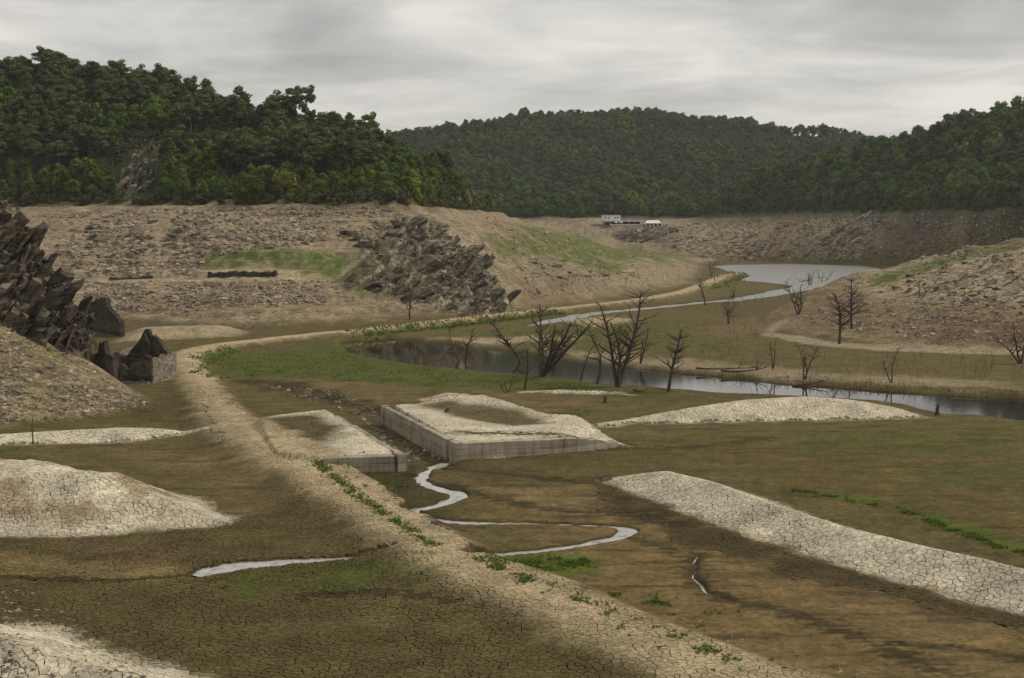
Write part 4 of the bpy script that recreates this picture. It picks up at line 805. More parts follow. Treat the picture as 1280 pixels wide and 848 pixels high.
#@@PART2
# ------------------------------------------------------------------ quays of the old canal lock
def wall_seg(name, p0, p1, zt0, zt1, zb, t_out, t_in, mat, parent=None, step=0.9, jit=.025):
    p0, p1 = np.array(p0, float), np.array(p1, float); e = p1 - p0; ln = np.linalg.norm(e); e /= ln; nrm = np.array((e[1], -e[0])); n = max(2, int(ln / step))
    v = []; f = []
    for i in range(n + 1):
        t = i / n; q = p0 + e * ln * t; zt = zt0 + (zt1 - zt0) * t + random.uniform(-jit, jit)
        o, r = q + nrm * (t_out + random.uniform(-.015, .015)), q - nrm * t_in
        v += [(*o, zb), (*o, zt - .06), (*(o - nrm * .07), zt), (*r, zt + random.uniform(-jit, jit)), (*r, zb)]
    for i in range(n):
        a = i * 5
        for k in range(5): f.append((a + k, a + 5 + k, a + 5 + (k + 1) % 5, a + (k + 1) % 5))
    f += [(0, 1, 2, 3, 4), tuple(n * 5 + k for k in (4, 3, 2, 1, 0))]
    return mesh_obj(name, v, f, mat, parent)
def along(p0, p1, a, b=None):
    p0, p1 = np.array(p0), np.array(p1); e = (p1 - p0) / np.linalg.norm(p1 - p0); q = p0 + e * a
    return (q, p1 + (-e * b)) if b is not None else q
a, b, c, d = P(480, 506.5, 1.65), P(571, 553, 1.65), P(720, 546, 1.5), P(770, 549.5, .8)
wl = empty('lock_wall', (0, 0, 0)); tag(wl, 'long straight concrete lock wall holding up the pale mud platform', 'wall')
s0, s1 = along(a, b, 1.3, 2.3); wall_seg('wall_face', s0, s1, 1.60, 1.60, -1.0, .32, .22, M_CONC, wl)
s0, _ = along(a, b, 0, 1); wall_seg('end_pier', s0, along(a, b, 0.85), 1.62, 1.62, -1.0, .36, .45, M_CONC, wl)
wall_seg('gate_recess', along(a, b, .85), along(a, b, 1.3), 1.5, 1.5, -1.0, -.15, .5, M_CONC, wl)
wall_seg('gate_recess', along(b, a, 2.3), along(b, a, 1.35), 1.52, 1.52, -1.0, -.12, .5, M_CONC, wl)
wall_seg('corner_pier', along(b, a, 1.35), along(b, a, -.32), 1.62, 1.62, -1.0, .34, .45, M_CONC, wl)
wr = empty('wing_wall', (0, 0, 0)); tag(wr, 'concrete wing wall running right from the lock corner and sinking into mud', 'wall')
wall_seg('wall_face', along(b, c, .05), c, 1.60, 1.42, -1.0, .33, .45, M_CONC, wr); wall_seg('broken_end', c, d, 1.40, .55, -.8, .28, .45, M_CONC, wr, .5, .12)
e, f_, g = P(404, 572, 1.45), P(494, 569, 1.5), P(504.5, 568, 1.5)
wl2 = empty('quay_wall', (0, 0, 0)); tag(wl2, 'short weathered concrete quay wall below the mud platform beside the track', 'wall')
wall_seg('wall_face', e, along(e, f_, 0, 0)[1], 1.42, 1.46, -.8, .35, .5, M_CONC, wl2)
wall_seg('corner_pier', f_, g, 1.62, 1.62, -.9, .55, .8, M_CONC, wl2)
wall_seg('side_wall', along(g, P(410, 510, 1.5), -.2), P(420, 516, 1.5), 1.36, 1.2, -.8, .3, .4, M_CONC, wl2, .9, .1)

# ------------------------------------------------------------------ ruins
def panel(name, p0, p1, prof, th, mat, parent, z0):
    """a masonry wall from p0 to p1; prof = broken top line as (fraction, height)"""
    p0, p1 = np.array(p0, float), np.array(p1, float); e = p1 - p0; ln = np.linalg.norm(e); e /= ln; nr = np.array((-e[1], e[0]))
    top = []
    for (sa, za), (sb, zb) in zip(prof[:-1], prof[1:]):
        k = max(1, int(abs(sb - sa) * ln / .45))
        for i in range(k): t = i / k; top.append((sa + (sb - sa) * t, za + (zb - za) * t + random.uniform(-.24, .24)))
    top.append(prof[-1]); v = []; f = []; n = len(top)
    for side in (-th / 2, th / 2):
        for s, z in top:
            q = p0 + e * ln * s + nr * side; v.append((*q, z0 + z + (0 if side < 0 else random.uniform(-.1, .1))))
        for s, z in top:
            q = p0 + e * ln * s + nr * side; v.append((*q, z0 - 1.0))
    A, B = 0, 2 * n
    for i in range(n - 1):
        f += [(A + n + i, A + n + i + 1, A + i + 1, A + i), (B + i, B + i + 1, B + n + i + 1, B + n + i), (A + i, A + i + 1, B + i + 1, B + i)]
    f += [(A, B, B + n, A + n), (A + n - 1, A + 2 * n - 1, B + 2 * n - 1, B + n - 1)]
    return mesh_obj(name, v, f, mat, parent)
A_, B_ = np.array(P(189, 479)), np.array(P(217, 474)); zr = float(zat(*A_)) - .1
E_ = A_ + np.array((-6.6, 1.6)); D_ = B_ + (E_ - A_) * 1.12
hr = empty('ruined_house', (0, 0, 0)); tag(hr, 'roofless dark stone house ruin with tall broken gable beside the track', 'ruin')
panel('gable_wall', D_, B_, [(0, 3.2), (.12, 4.0), (.26, 5.3), (.36, 6.2), (.44, 7.2), (.52, 7.3), (.56, 6.6), (.63, 6.1), (.68, 5.9), (.82, 4.8), (.93, 4.0), (1, 3.9)], .8, M_RUIN, hr, zr)
panel('chimney_breast', D_ + (B_ - D_) * .40 - np.array((0, .75)), D_ + (B_ - D_) * .54 - np.array((0, .75)), [(0, 5.6), (.4, 6.9), (1, 5.2)], .7, M_RUIN, hr, zr)
panel('side_wall', B_ + np.array((.1, .3)), A_, [(0, 4.0), (.15, 4.1), (.3, 3.4), (.42, 3.5), (.5, 4.0), (.62, 3.3), (.75, 3.6), (.9, 3.3), (1, 3.7)], .75, M_RUIN_PALE, hr, zr)
panel('front_wall', A_ + np.array((.3, 0)), E_, [(0, 3.7), (.18, 4.0), (.34, 3.4), (.5, 2.4), (.62, 1.6), (.66, .5), (.82, .4), (.86, 3.9), (1, 4.1)], .75, M_RUIN, hr, zr)
panel('side_wall', E_, D_, [(0, 4.1), (.2, 3.6), (.5, 3.9), (.8, 3.2), (1, 3.2)], .75, M_RUIN, hr, zr)
panel('threshold', A_ + np.array((-.2, -.55)), E_ + np.array((.4, -.55)), [(0, .35), (.5, .3), (1, .3)], .5, M_RUIN_PALE, hr, zr)
an = empty('ruined_outbuilding', (0, 0, 0)); tag(an, 'broken dark stone wall with chimney stub left of the ruined house', 'ruin')
q0, q1 = np.array(P(114, 470)), np.array(P(146, 474)); z1 = float(zat(*q1))
panel('front_wall', q0, q1, [(0, 2.6), (.2, 3.3), (.38, 3.6), (.46, 5.2), (.62, 5.3), (.68, 3.2), (.8, 2.4), (.9, 1.8), (1, 1.2)], .8, M_RUIN, an, z1)
panel('side_wall', q1 + np.array((.2, .1)), q1 + np.array((1.2, 5.0)), [(0, 3.2), (.3, 3.9), (.7, 4.2), (1, 4.3)], .7, M_RUIN_PALE, an, z1)
panel('rubble_wall', q1 + np.array((-.3, 0)), q1 + np.array((1.9, -.5)), [(0, 1.6), (.5, 2.2), (1, 1.4)], .7, M_RUIN_PALE, an, z1)
h2 = empty('ruined_gable', (0, 0, 0)); tag(h2, 'small dark ruined gable with chimney behind the crag', 'ruin')
g0, g1 = np.array(P(111, 405, 1.5)), np.array(P(153, 413, 1.5)); z2 = float(zat(*g1))
panel('gable_wall', g0, g1, [(0, 2.8), (.2, 4.2), (.40, 5.6), (.42, 7.3), (.60, 7.4), (.62, 5.9), (.8, 4.5), (1, 3.0)], .9, M_RUIN, h2, z2)
panel('back_gable', g0 + np.array((-2.6, 6)), g0 + np.array((2.4, 7)), [(0, 3.5), (.25, 5.5), (.5, 6.6), (.8, 5.2), (1, 4)], .9, M_RUIN, h2, z2)
def low_wall(pts, h, label):
    o = empty('stone_wall', (0, 0, 0)); tag(o, label, 'wall'); w = [G(*q) for q in pts]
    for k in range(len(w) - 1):
        panel('wall_stretch', w[k][:2], w[k + 1][:2], [(0, h), (.1, h * 1.1), (.2, h * .8), (.32, h * 1.05), (.45, h * .7), (.6, h * 1.0), (.72, h * .9), (.85, h * 1.15), (1, h)], 1.3, M_RUIN, o, min(w[k][2], w[k + 1][2]))
low_wall([(260, 346), (275, 345.5), (290, 345), (305, 345.2), (318, 345.5), (332, 345), (346, 345)], 1.15, 'long dark dry stone wall on the left hillside near green weeds')
low_wall([(138, 351), (160, 349.5), (190, 348)], .7, 'low dark dry stone wall behind the crag on the left hillside')

# ------------------------------------------------------------------ rocks
import bmesh
def hull(pts):
    bm = bmesh.new()
    for p in pts: bm.verts.new(p)
    bmesh.ops.convex_hull(bm, input=bm.verts); bmesh.ops.delete(bm, geom=[v for v in bm.verts if not v.link_faces], context='VERTS')
    bmesh.ops.triangulate(bm, faces=bm.faces); bm.verts.index_update()
    v = np.array([tuple(q.co) for q in bm.verts]); f = np.array([[q.index for q in t.verts] for t in bm.faces]); bm.free(); return v, f
ROCKS = []
for k in range(10):
    r = np.random.default_rng(100 + k); a = np.array([(i, j, l) for i in (-1, 1) for j in (-1, 1) for l in (-1, 1)], float) * r.uniform(.55, 1.0, (8, 3)); a = np.concatenate([a, r.uniform(-1, 1, (4, 3)) * (1.1, .9, .8)])
    a *= (1.0, r.uniform(.5, .8), r.uniform(.24, .42) if k < 7 else .65); ROCKS.append(hull(a))
def rock_mesh(k, mat, tone):
    v, f = ROCKS[k]; o = mesh_obj('rock', v, f, mat); me = o.data; bpy.data.objects.remove(o); set_attr(me, 'tone', np.full(len(v), tone), 'FLOAT'); return me
ROCK_ME = {(k, m.name, t): rock_mesh(k, m, t) for k in range(10) for m in (M_CRAG, M_CRAG2, M_STONE) for t in (.1, .25, .55, .85)}
def rmat(tx, ty, tz): return np.array(Matrix.Rotation(tz, 3, 'Z') @ Matrix.Rotation(ty, 3, 'Y') @ Matrix.Rotation(tx, 3, 'X'))
def scree(name, items, mat, parent=None, label=None, cat=None):
    """items: (x, y, z, size, (rx, ry, rz), tone) joined into one mesh"""
    V, Fc, T = [], [], []; k = 0
    for x, y, z, s, rot, tone in items:
        v, f = ROCKS[random.randrange(10)]; w = v * s @ rmat(*rot).T + (x, y, z); V.append(w); Fc.append(f + k); k += len(v); T.append(np.full(len(v), tone))
    o = mesh_obj(name, np.concatenate(V), np.concatenate(Fc), mat, parent); set_attr(o.data, 'tone', np.concatenate(T), 'FLOAT'); tag(o, label, cat, kind='stuff'); return o
def in_poly(poly):
    p = np.array(poly, float)
    while True:
        q = (random.uniform(p[:, 0].min(), p[:, 0].max()), random.uniform(p[:, 1].min(), p[:, 1].max())); c = False
        for i in range(len(p)):
            a, b = p[i], p[(i + 1) % len(p)]
            if (a[1] <= q[1]) != (b[1] <= q[1]) and q[0] < a[0] + (q[1] - a[1]) / (b[1] - a[1]) * (b[0] - a[0]): c = not c
        if c: return q
def strata(dip=-.75, yaw=.12, j=.13): return (.25 + random.gauss(0, j), dip + random.gauss(0, j), yaw + random.gauss(0, j * 1.5))
def outcrop(label, polys, mat, n, n_small, size, dip, sink=.35, tones=(.25, .55, .85), within=None):
    def G(px, py, g=globals()['G']):
        for _ in range(30):
            q = g(px, py)
            if within is None or sdf(within, np.array([q[0]]), np.array([q[1]]), 50)[0] > 1.0: return q
            px, py = in_poly(polys[0])
        return q
    t = empty('rock_outcrop', (0, 0, 0)); tag(t, label, 'rock')
    for i in range(n):
        px, py = in_poly(polys[i % len(polys)]); x, y, z = G(px, py); s = random.uniform(*size) * random.choice((1, 1, .7, 1.2))
        link_mesh('slab', ROCK_ME[(random.randrange(7), mat.name, random.choice(tones))], t, (x, y, z - s * sink * .3 + s * .1), strata(dip), (s * random.uniform(1, 1.5), s * random.uniform(.6, 1.0), s * random.uniform(.35, .8)))
    items = []
    for i in range(n_small):
        px, py = in_poly(polys[i % len(polys)]); x, y, z = G(px, py); s = size[0] * random.uniform(.2, .75)
        items.append((x + random.uniform(-.5, .5), y, z, s, strata(dip, j=.4), random.uniform(.1, .95)))
    scree('rubble', items, mat, t); return t
outcrop('big dark jagged schist crag at the left edge', [[(-70, 230), (0, 250), (25, 262), (48, 305), (72, 345), (92, 378), (110, 402), (100, 440), (60, 440), (0, 405), (-70, 400)]], M_CRAG, 230, 900, (1.0, 3.2), -.95, .8)
outcrop('dark rock buttress at the foot of the left crag above the scree', [[(70, 380), (112, 400), (118, 425), (108, 445), (70, 425)]], M_CRAG, 26, 60, (.8, 1.6), -.9)
outcrop('large jagged crag in the middle, below the wooded headland', [[(540, 268), (600, 285), (630, 320), (645, 365), (640, 388), (560, 398), (540, 360), (560, 320)], [(450, 350), (500, 330), (560, 320), (545, 395), (500, 398), (465, 375)], [(470, 275), (540, 268), (600, 300), (590, 330), (520, 330)]], M_CRAG2, 180, 700, (1.2, 4.4), -.62, 1.7, (.1, .25, .25, .55, .85), CRAG)
outcrop('grey slanting rock face among trees on the left hill', [[(165, 195), (195, 180), (200, 210), (180, 245), (140, 250)]], M_CRAG2, 36, 60, (2.0, 4.0), -1.0, .1)
outcrop('pale tilted slabs under the trees of the far right bank', [[(1010, 310), (1080, 268), (1112, 268), (1060, 312)]], M_CRAG2, 50, 160, (2.0, 4.5), -.5, .3)
outcrop('dark rocks on the far shore in front of the white building', [[(762, 296), (800, 284), (850, 286), (830, 303), (780, 303)]], M_CRAG, 30, 90, (2.2, 4.5), -.5, .3)
outcrop('dark ledge rocks left of the grey lake', [[(930, 318), (960, 295), (975, 297), (950, 322)]], M_CRAG2, 24, 60, (1.8, 4.0), -.6, .3)
outcrop('pale tilted slabs near the top of the right hillside', [[(1130, 370), (1180, 345), (1240, 325), (1285, 330), (1285, 375), (1200, 385)]], M_STONE, 70, 300, (.7, 1.9), -.5, .3)
def boulders(poly, n, smin, smax, mat, label, group, tones=(.25, .55, .85)):
    for i in range(n):
        px, py = in_poly(poly); x, y, z = G(px, py); s = random.uniform(smin, smax)
        o = link_mesh('boulder', ROCK_ME[(random.randrange(10), mat.name, random.choice(tones))], None, (x, y, z + s * .05), (random.uniform(-.3, .3), random.uniform(-.35, .2), random.uniform(0, 6)), (s, s * random.uniform(.6, 1), s * random.uniform(.5, .9))); tag(o, label, 'boulder', group)
boulders([(90, 275), (250, 270), (260, 300), (220, 320), (120, 310)], 36, 1.2, 2.6, M_CRAG2, 'dark flat boulder on the upper left hillside below the trees', 'boulders on the upper left hillside', (.1, .25, .55))
boulders([(180, 365), (300, 358), (360, 372), (300, 385), (190, 385)], 40, .6, 1.4, M_STONE, 'stone block on the lower left hillside behind the ruins', 'blocks on the lower left hillside')
boulders([(420, 290), (520, 270), (520, 320), (430, 320)], 22, 1.2, 2.6, M_CRAG2, 'dark boulder on the slope left of the middle crag', 'boulders left of the middle crag', (.1, .25))
boulders([(650, 320), (700, 318), (760, 345), (745, 355), (670, 345)], 22, .9, 2.0, M_CRAG2, 'grey boulder on the bare headland slope', 'boulders on the headland')
boulders([(1085, 375), (1150, 335), (1285, 315), (1285, 385), (1110, 390)], 60, .45, 1.3, M_CRAG, 'dark boulder on the right hillside', 'boulders on the right hillside', (.25, .55))
boulders([(0, 430), (90, 460), (120, 480), (60, 505), (0, 500)], 40, .35, .9, M_STONE, 'stone on the scree slope at the left edge', 'stones on the near scree slope')
boulders([(880, 300), (1000, 280), (1190, 275), (1280, 285), (1190, 318), (1000, 322), (880, 318)], 60, 1.3, 3.0, M_CRAG2, 'rock on the far bare bank across the lake', 'rocks on the far bank')
o = link_mesh('boulder', ROCK_ME[(8, M_STONE.name, .85)], None, G(785, 343), (0, 0, .4), (3.2, 2.6, 2.6)); tag(o, 'single pale block standing on the smooth headland slope', 'boulder')
it = []
def strew(poly, n, s0, s1, t0=.15, t1=.95):
    for i in range(n):
        for _ in range(3):                      # stones gather in drifts
            x, y, z = G(*in_poly(poly)); sc_ = y * .035
            if pn(np.array([x / sc_]), np.array([y / (sc_ * 2.5)]), 12)[0] > random.uniform(-.6, .35): break
        it.append((x, y, z, s0 + (s1 - s0) * random.random() ** 2.2 * 1.25, (random.uniform(-.4, .4), random.uniform(-.5, .3), random.uniform(0, 6.2)), random.uniform(t0, t1)))
strew([(30, 265), (260, 262), (430, 258), (540, 265), (520, 300), (420, 300), (260, 320), (250, 345), (90, 345), (60, 310)], 2600, .3, 1.1)
strew([(90, 352), (250, 352), (420, 350), (440, 375), (330, 385), (180, 392), (120, 385)], 1900, .2, .7)
scree('scree', it, M_STONE, None, 'loose pale stones strewn over the left hillside', 'stones'); it = []
strew([(1040, 370), (1100, 340), (1285, 302), (1285, 430), (1100, 420), (1000, 400)], 1700, .15, .55)
scree('scree', it, M_STONE, None, 'loose stones strewn over the right hillside', 'stones'); it = []
strew([(0, 410), (100, 450), (190, 505), (120, 520), (0, 530)], 1500, .08, .35)
scree('scree', it, M_STONE, None, 'small stones on the near slope under the left crag', 'stones'); it = []
strew([(700, 285), (900, 278), (1000, 270), (1120, 268), (1120, 325), (1000, 326), (880, 324), (860, 315)], 2000, .5, 1.8); strew([(1110, 266), (1285, 262), (1285, 295), (1190, 325), (1110, 322)], 1100, .25, 1.0)
scree('scree', it, M_STONE, None, 'broken stones over the far bare bank', 'stones'); it = []
strew([(600, 268), (640, 275), (800, 315), (780, 360), (660, 375), (640, 320)], 500, .25, .8)
scree('scree', it, M_STONE, None, 'loose stones on the smooth headland', 'stones'); it = []
strew([(420, 500), (500, 550), (560, 575), (430, 580), (500, 572), (440, 515)], 260, .06, .28); strew([(310, 478), (430, 490), (500, 530), (430, 515)], 200, .1, .35, .1, .5)
strew([(-5, 735), (60, 745), (130, 800), (200, 848), (-5, 848)], 300, .04, .16); strew([(640, 690), (900, 780), (1100, 848), (980, 848), (700, 740)], 160, .03, .1)
scree('rubble', it, M_STONE, None, 'scattered rubble around the lock and on the mud', 'stones'); it = []
tick('rocks')

# ------------------------------------------------------------------ living trees
def leaf_cloud(clumps, n_leaf, size, r, up=.55):
    """clumps: (centre, radius vector, tone); returns quads"""
    V, T = [], []
    for c, rad, tone in clumps:
        d = r.normal(size=(n_leaf, 3)); d /= np.linalg.norm(d, axis=1, keepdims=True); rr = r.uniform(.45, 1.0, (n_leaf, 1)) ** .6
        p = np.array(c) + d * rr * np.array(rad)
        nrm = d + r.normal(0, .55, (n_leaf, 3)) + (0, 0, up); nrm /= np.linalg.norm(nrm, axis=1, keepdims=True)
        t = np.cross(nrm, r.normal(size=(n_leaf, 3))); t /= np.linalg.norm(t, axis=1, keepdims=True) + 1e-9; b = np.cross(nrm, t)
        s = size * r.uniform(.6, 1.3, (n_leaf, 1)); t *= s; b *= s * .62
        V.append(np.stack([p - t, p - b * .9, p + t, p + b], 1).reshape(-1, 3)); T.append(np.repeat(np.clip(tone + r.normal(0, .16, n_leaf), 0, 1), 4))
    v = np.concatenate(V); return v, np.arange(len(v)).reshape(-1, 4), np.concatenate(T)
def tree_meshes(kind, seed):
    r = np.random.default_rng(seed); random.seed(seed); tr = MB(); cl = []
    if kind == 'pine':
        h = 12.5; lean = r.uniform(-.6, .6, 2); top = np.array((lean[0], lean[1], h * .9)); base = np.zeros(3)
        tr.tube([(0, 0, -1.5), tuple(top * .35), tuple(top * .7), tuple(top)], [.24, .19, .12, .04], 6)
        for k in range(20):
            t = r.uniform(.42, 1.0); c0 = top * t; a = r.uniform(0, 6.28); reach = r.uniform(.3, 1.0) * (3.4 if t < .85 else 2.2) * (1.15 - .35 * t)
            c = c0 + (math.cos(a) * reach, math.sin(a) * reach, r.uniform(.3, 1.2)); cl.append((c, (r.uniform(1.1, 1.75), r.uniform(1.1, 1.75), r.uniform(.6, .95)), r.uniform(.15, .85)))
            tr.tube([tuple(c0), tuple(c0 * .4 + c * .6 + (0, 0, .15)), tuple(c)], [.07, .05, .02], 4)
        n, s = 85, .36
    elif kind in ('oak', 'willow', 'heath', 'birch'):
        h, R, z0, n, s, nc = {'oak': (11, 4.0, .14, 80, .42, 34), 'willow': (6.5, 3.2, .08, 75, .32, 26), 'heath': (2.6, 2.4, .05, 60, .26, 16), 'birch': (9.5, 3.3, .16, 75, .38, 30)}[kind]
        tr.tube([(0, 0, -1.5), (.1, .05, h * .3), (.2, -.1, h * .62)], [.045 * h * .6, .03 * h * .6, .01 * h], 6)
        for k in range(nc):
            t = (k + r.uniform(0, 1)) / nc; zz = h * (z0 + (1 - z0) * t); prof = math.sqrt(max(.05, 1 - ((t - .38) / .64) ** 2)); a = r.uniform(0, 6.28); q = R * prof * math.sqrt(r.uniform(.15, 1)) * .85
            c = np.array((math.cos(a) * q, math.sin(a) * q, zz * .93)); w = R * r.uniform(.26, .42); cl.append((c, (w, w, w * .8), r.uniform(.1, .9)))
            if k % 3 == 0: tr.tube([(.1, 0, h * .25), tuple(c * .55 + np.array((0, 0, h * .12))), tuple(c)], [.02 * h, .012 * h, .004 * h], 4)
    leaf = {'pine': M_PINE, 'oak': M_OAK, 'willow': M_WILLOW, 'heath': M_HEATH, 'birch': M_BIRCH}[kind]
    v, f, t = leaf_cloud(cl, n, s, r)
    oc = mesh_obj('crown', v, f, leaf); set_attr(oc.data, 'tone', t, 'FLOAT'); ot = tr.build('trunk', M_BARK)
    mc, mt = oc.data, ot.data; bpy.data.objects.remove(oc); bpy.data.objects.remove(ot)
    # the same tree in one mesh, for the wood that reads as a mass
    tv = np.array(tr.v); jv = np.concatenate([v, tv]); me = bpy.data.meshes.new(kind); me.from_pydata(jv.tolist(), [], f.tolist() + [tuple(len(v) + i for i in q) for q in tr.f]); me.materials.append(leaf); me.materials.append(M_BARK)
    me.polygons.foreach_set('material_index', [0] * len(f) + [1] * len(tr.f)); set_attr(me, 'tone', np.concatenate([t, np.full(len(tv), .5)]), 'FLOAT')
    return mt, mc, me
TREES = {k: [tree_meshes(k, 500 + 10 * i + j) for j in range(n)] for i, (k, n) in enumerate((('pine', 5), ('oak', 5), ('willow', 3), ('heath', 3), ('birch', 4)))}
random.seed(21)
def place_tree(name, kind, x, y, s, label, cat, group, sz=None):
    mt, mc, _ = random.choice(TREES[kind]); e = empty(name, (x, y, float(zat(x, y)) - .1), random.uniform(0, 6.28)); e.scale = (s, s, sz or s * random.uniform(.88, 1.15)); tag(e, label, cat, group)
    link_mesh('trunk', mt, e); link_mesh('crown', mc, e); return e
# collect where every tree stands
def jgrid(x0, x1, y0, y1, sp):
    xs, ys = np.meshgrid(np.arange(x0, x1, sp), np.arange(y0, y1, sp)); p = np.stack([xs.ravel(), ys.ravel()], 1); return p + rng.uniform(-.48, .48, p.shape) * sp
def inside_px(poly, px, py): return sdf(np.array(poly, float), px, py, 2000.) > 0
stand = {'pine': [], 'oak': [], 'heath': [], 'birch': []}
def add(kind, p, s, hill):
    br = (fbm(p[:, 0] / 38, p[:, 1] / 60, 3, 44) + rng.uniform(-.35, .35, len(p)) > .30) & (kind == 'oak')
    for (x, y), q, b in zip(p, s, br): stand['birch' if b else kind].append((x, y, q, hill))
HEATH = [(130, 178), (180, 166), (260, 170), (340, 172), (330, 188), (260, 198), (150, 205)]
ROCKF = [(140, 250), (140, 225), (165, 190), (190, 172), (205, 180), (205, 215), (190, 255)]
p = jgrid(-360, 20, 415, 760, 5.2); d = sdf(LB, p[:, 0], p[:, 1], 900); z = zat(p[:, 0], p[:, 1]); px, py = PX(p[:, 0], p[:, 1], z)
ok = (d > .5) & (px > -40) & seen(p[:, 0], p[:, 1], z + 13); bare = inside_px(HEATH, px, py) | inside_px(ROCKF, px, py) & (p[:, 1] < 540)
low = d < 22 + 8 * fbm(p[:, 0] / 20, p[:, 1] / 20, 2, 3); mixn = fbm(p[:, 0] / 45, p[:, 1] / 45, 2, 6) + rng.uniform(-.35, .35, len(p))
isp = (mixn > -.12) & ~low | (d > 70) & (mixn > -.35)
isp &= ~((px > 500) & (px < 640))
k = ok & ~bare & isp; add('pine', p[k], rng.uniform(.55, 1.25, k.sum()), 'L')
k = ok & ~bare & ~isp; add('oak', p[k], rng.uniform(.5, .95, k.sum()) * np.where(low[k], .72, 1), 'L')
hp = jgrid(-300, 10, 415, 700, 3.4); hd = sdf(LB, hp[:, 0], hp[:, 1], 900); hz = zat(hp[:, 0], hp[:, 1]); hx, hy = PX(hp[:, 0], hp[:, 1], hz); hb = inside_px(HEATH, hx, hy)
k = (hd > -2.5) & (hx > -30) & (hb | (hd < 14)) & ~inside_px(ROCKF, hx, hy) & seen(hp[:, 0], hp[:, 1], hz + 3); add('heath', hp[k], rng.uniform(.6, 1.3, k.sum()), 'L')
p = jgrid(-180, 620, 640, 1800, 6.6); d = sdf(RB, p[:, 0], p[:, 1], 900); z = zat(p[:, 0], p[:, 1]); px, py = PX(p[:, 0], p[:, 1], z)
ok = (d > 3) & (px > 440) & (px < 1330) & seen(p[:, 0], p[:, 1], z + 12) & (rng.uniform(0, 1, len(p)) < np.where(p[:, 1] > 1150, .85, 1.0))
mead = inside_px([(815, 166), (880, 160), (960, 172), (1035, 176), (1020, 190), (940, 196), (860, 186)], px, py) & (p[:, 1] > 1150)
mixn = fbm(p[:, 0] / 70, p[:, 1] / 70, 3, 8) + rng.uniform(-.3, .3, len(p)); isp = mixn > np.where(p[:, 1] > 1150, -.05, .16)
isp &= d > 30
k = ok & ~mead & isp; add('pine', p[k], rng.uniform(.65, 1.3, k.sum()), 'R')
k = ok & ~mead & ~isp; add('oak', p[k], rng.uniform(.6, 1.35, k.sum()), 'R')
k = ok & mead; add('heath', p[k], rng.uniform(1.1, 2.2, k.sum()), 'R')
hp = jgrid(-60, 420, 640, 1120, 4.2); hd = sdf(RB, hp[:, 0], hp[:, 1], 900); hz = zat(hp[:, 0], hp[:, 1]); hx, hy = PX(hp[:, 0], hp[:, 1], hz)
k = (hd > 1) & (hd < 14) & (hx > 600) & (hx < 1320) & seen(hp[:, 0], hp[:, 1], hz + 4) & ~((hx > 745) & (hx < 832)); add('oak', hp[k], rng.uniform(.35, .6, k.sum()), 'R')
CAFE = [(740, 250), (835, 250), (835, 281), (740, 281)]
for kind in stand:
    s = stand[kind]; keep = []
    for t in s:
        q = PX(t[0], t[1], float(zat(t[0], t[1])))
        if 742 < q[0] < 834 and t[1] < 1094 and t[3] == 'R': continue
        keep.append(t)
    stand[kind] = sorted(keep, key=lambda t: -t[2] / t[1])
print('trees', {k: len(v) for k, v in stand.items()})
WORD = {'pine': ('pine_tree', 'pine tree', 'pine'), 'oak': ('broadleaf_tree', 'broadleaf tree', 'tree'), 'heath': ('bush', 'bush', 'bush'), 'birch': ('light_green_tree', 'light tree', 'tree')}
LAB = {('pine', 'L'): 'dark green pine in the wood on the left hill', ('oak', 'L'): 'leafy broadleaf tree in the wood on the left hill', ('heath', 'L'): 'low olive brown heath bush on the left hill',
       ('pine', 'R'): 'dark pine in the wood on the right and far hills', ('oak', 'R'): 'rounded broadleaf tree in the wood above the far bank', ('heath', 'R'): 'light green bush in the clearing near the far hilltop'}
def tree_label(kind, hl, x, y):
    px, py = PX(x, y, float(zat(x, y))); w = {'pine': 'dark green pine', 'oak': 'leafy broadleaf tree', 'heath': 'low olive brown bush', 'birch': 'light green leafy tree'}[kind]
    if hl == 'R': return w + (' on the wooded right hill above the far bank' if px > 860 else ' in the far wood behind the white building')
    d = float(sdf(LB, np.array([x]), np.array([y]), 900)[0]); row = 'at the waterline' if d < 25 else 'halfway up' if d < 80 else 'high up'
    col = 'the left edge of the left hill' if px < 140 else 'the slanting rock face' if px < 240 else 'the middle of the left hill' if px < 420 else 'the right end of the left hill'
    return '%s %s near %s' % (w, row, col)
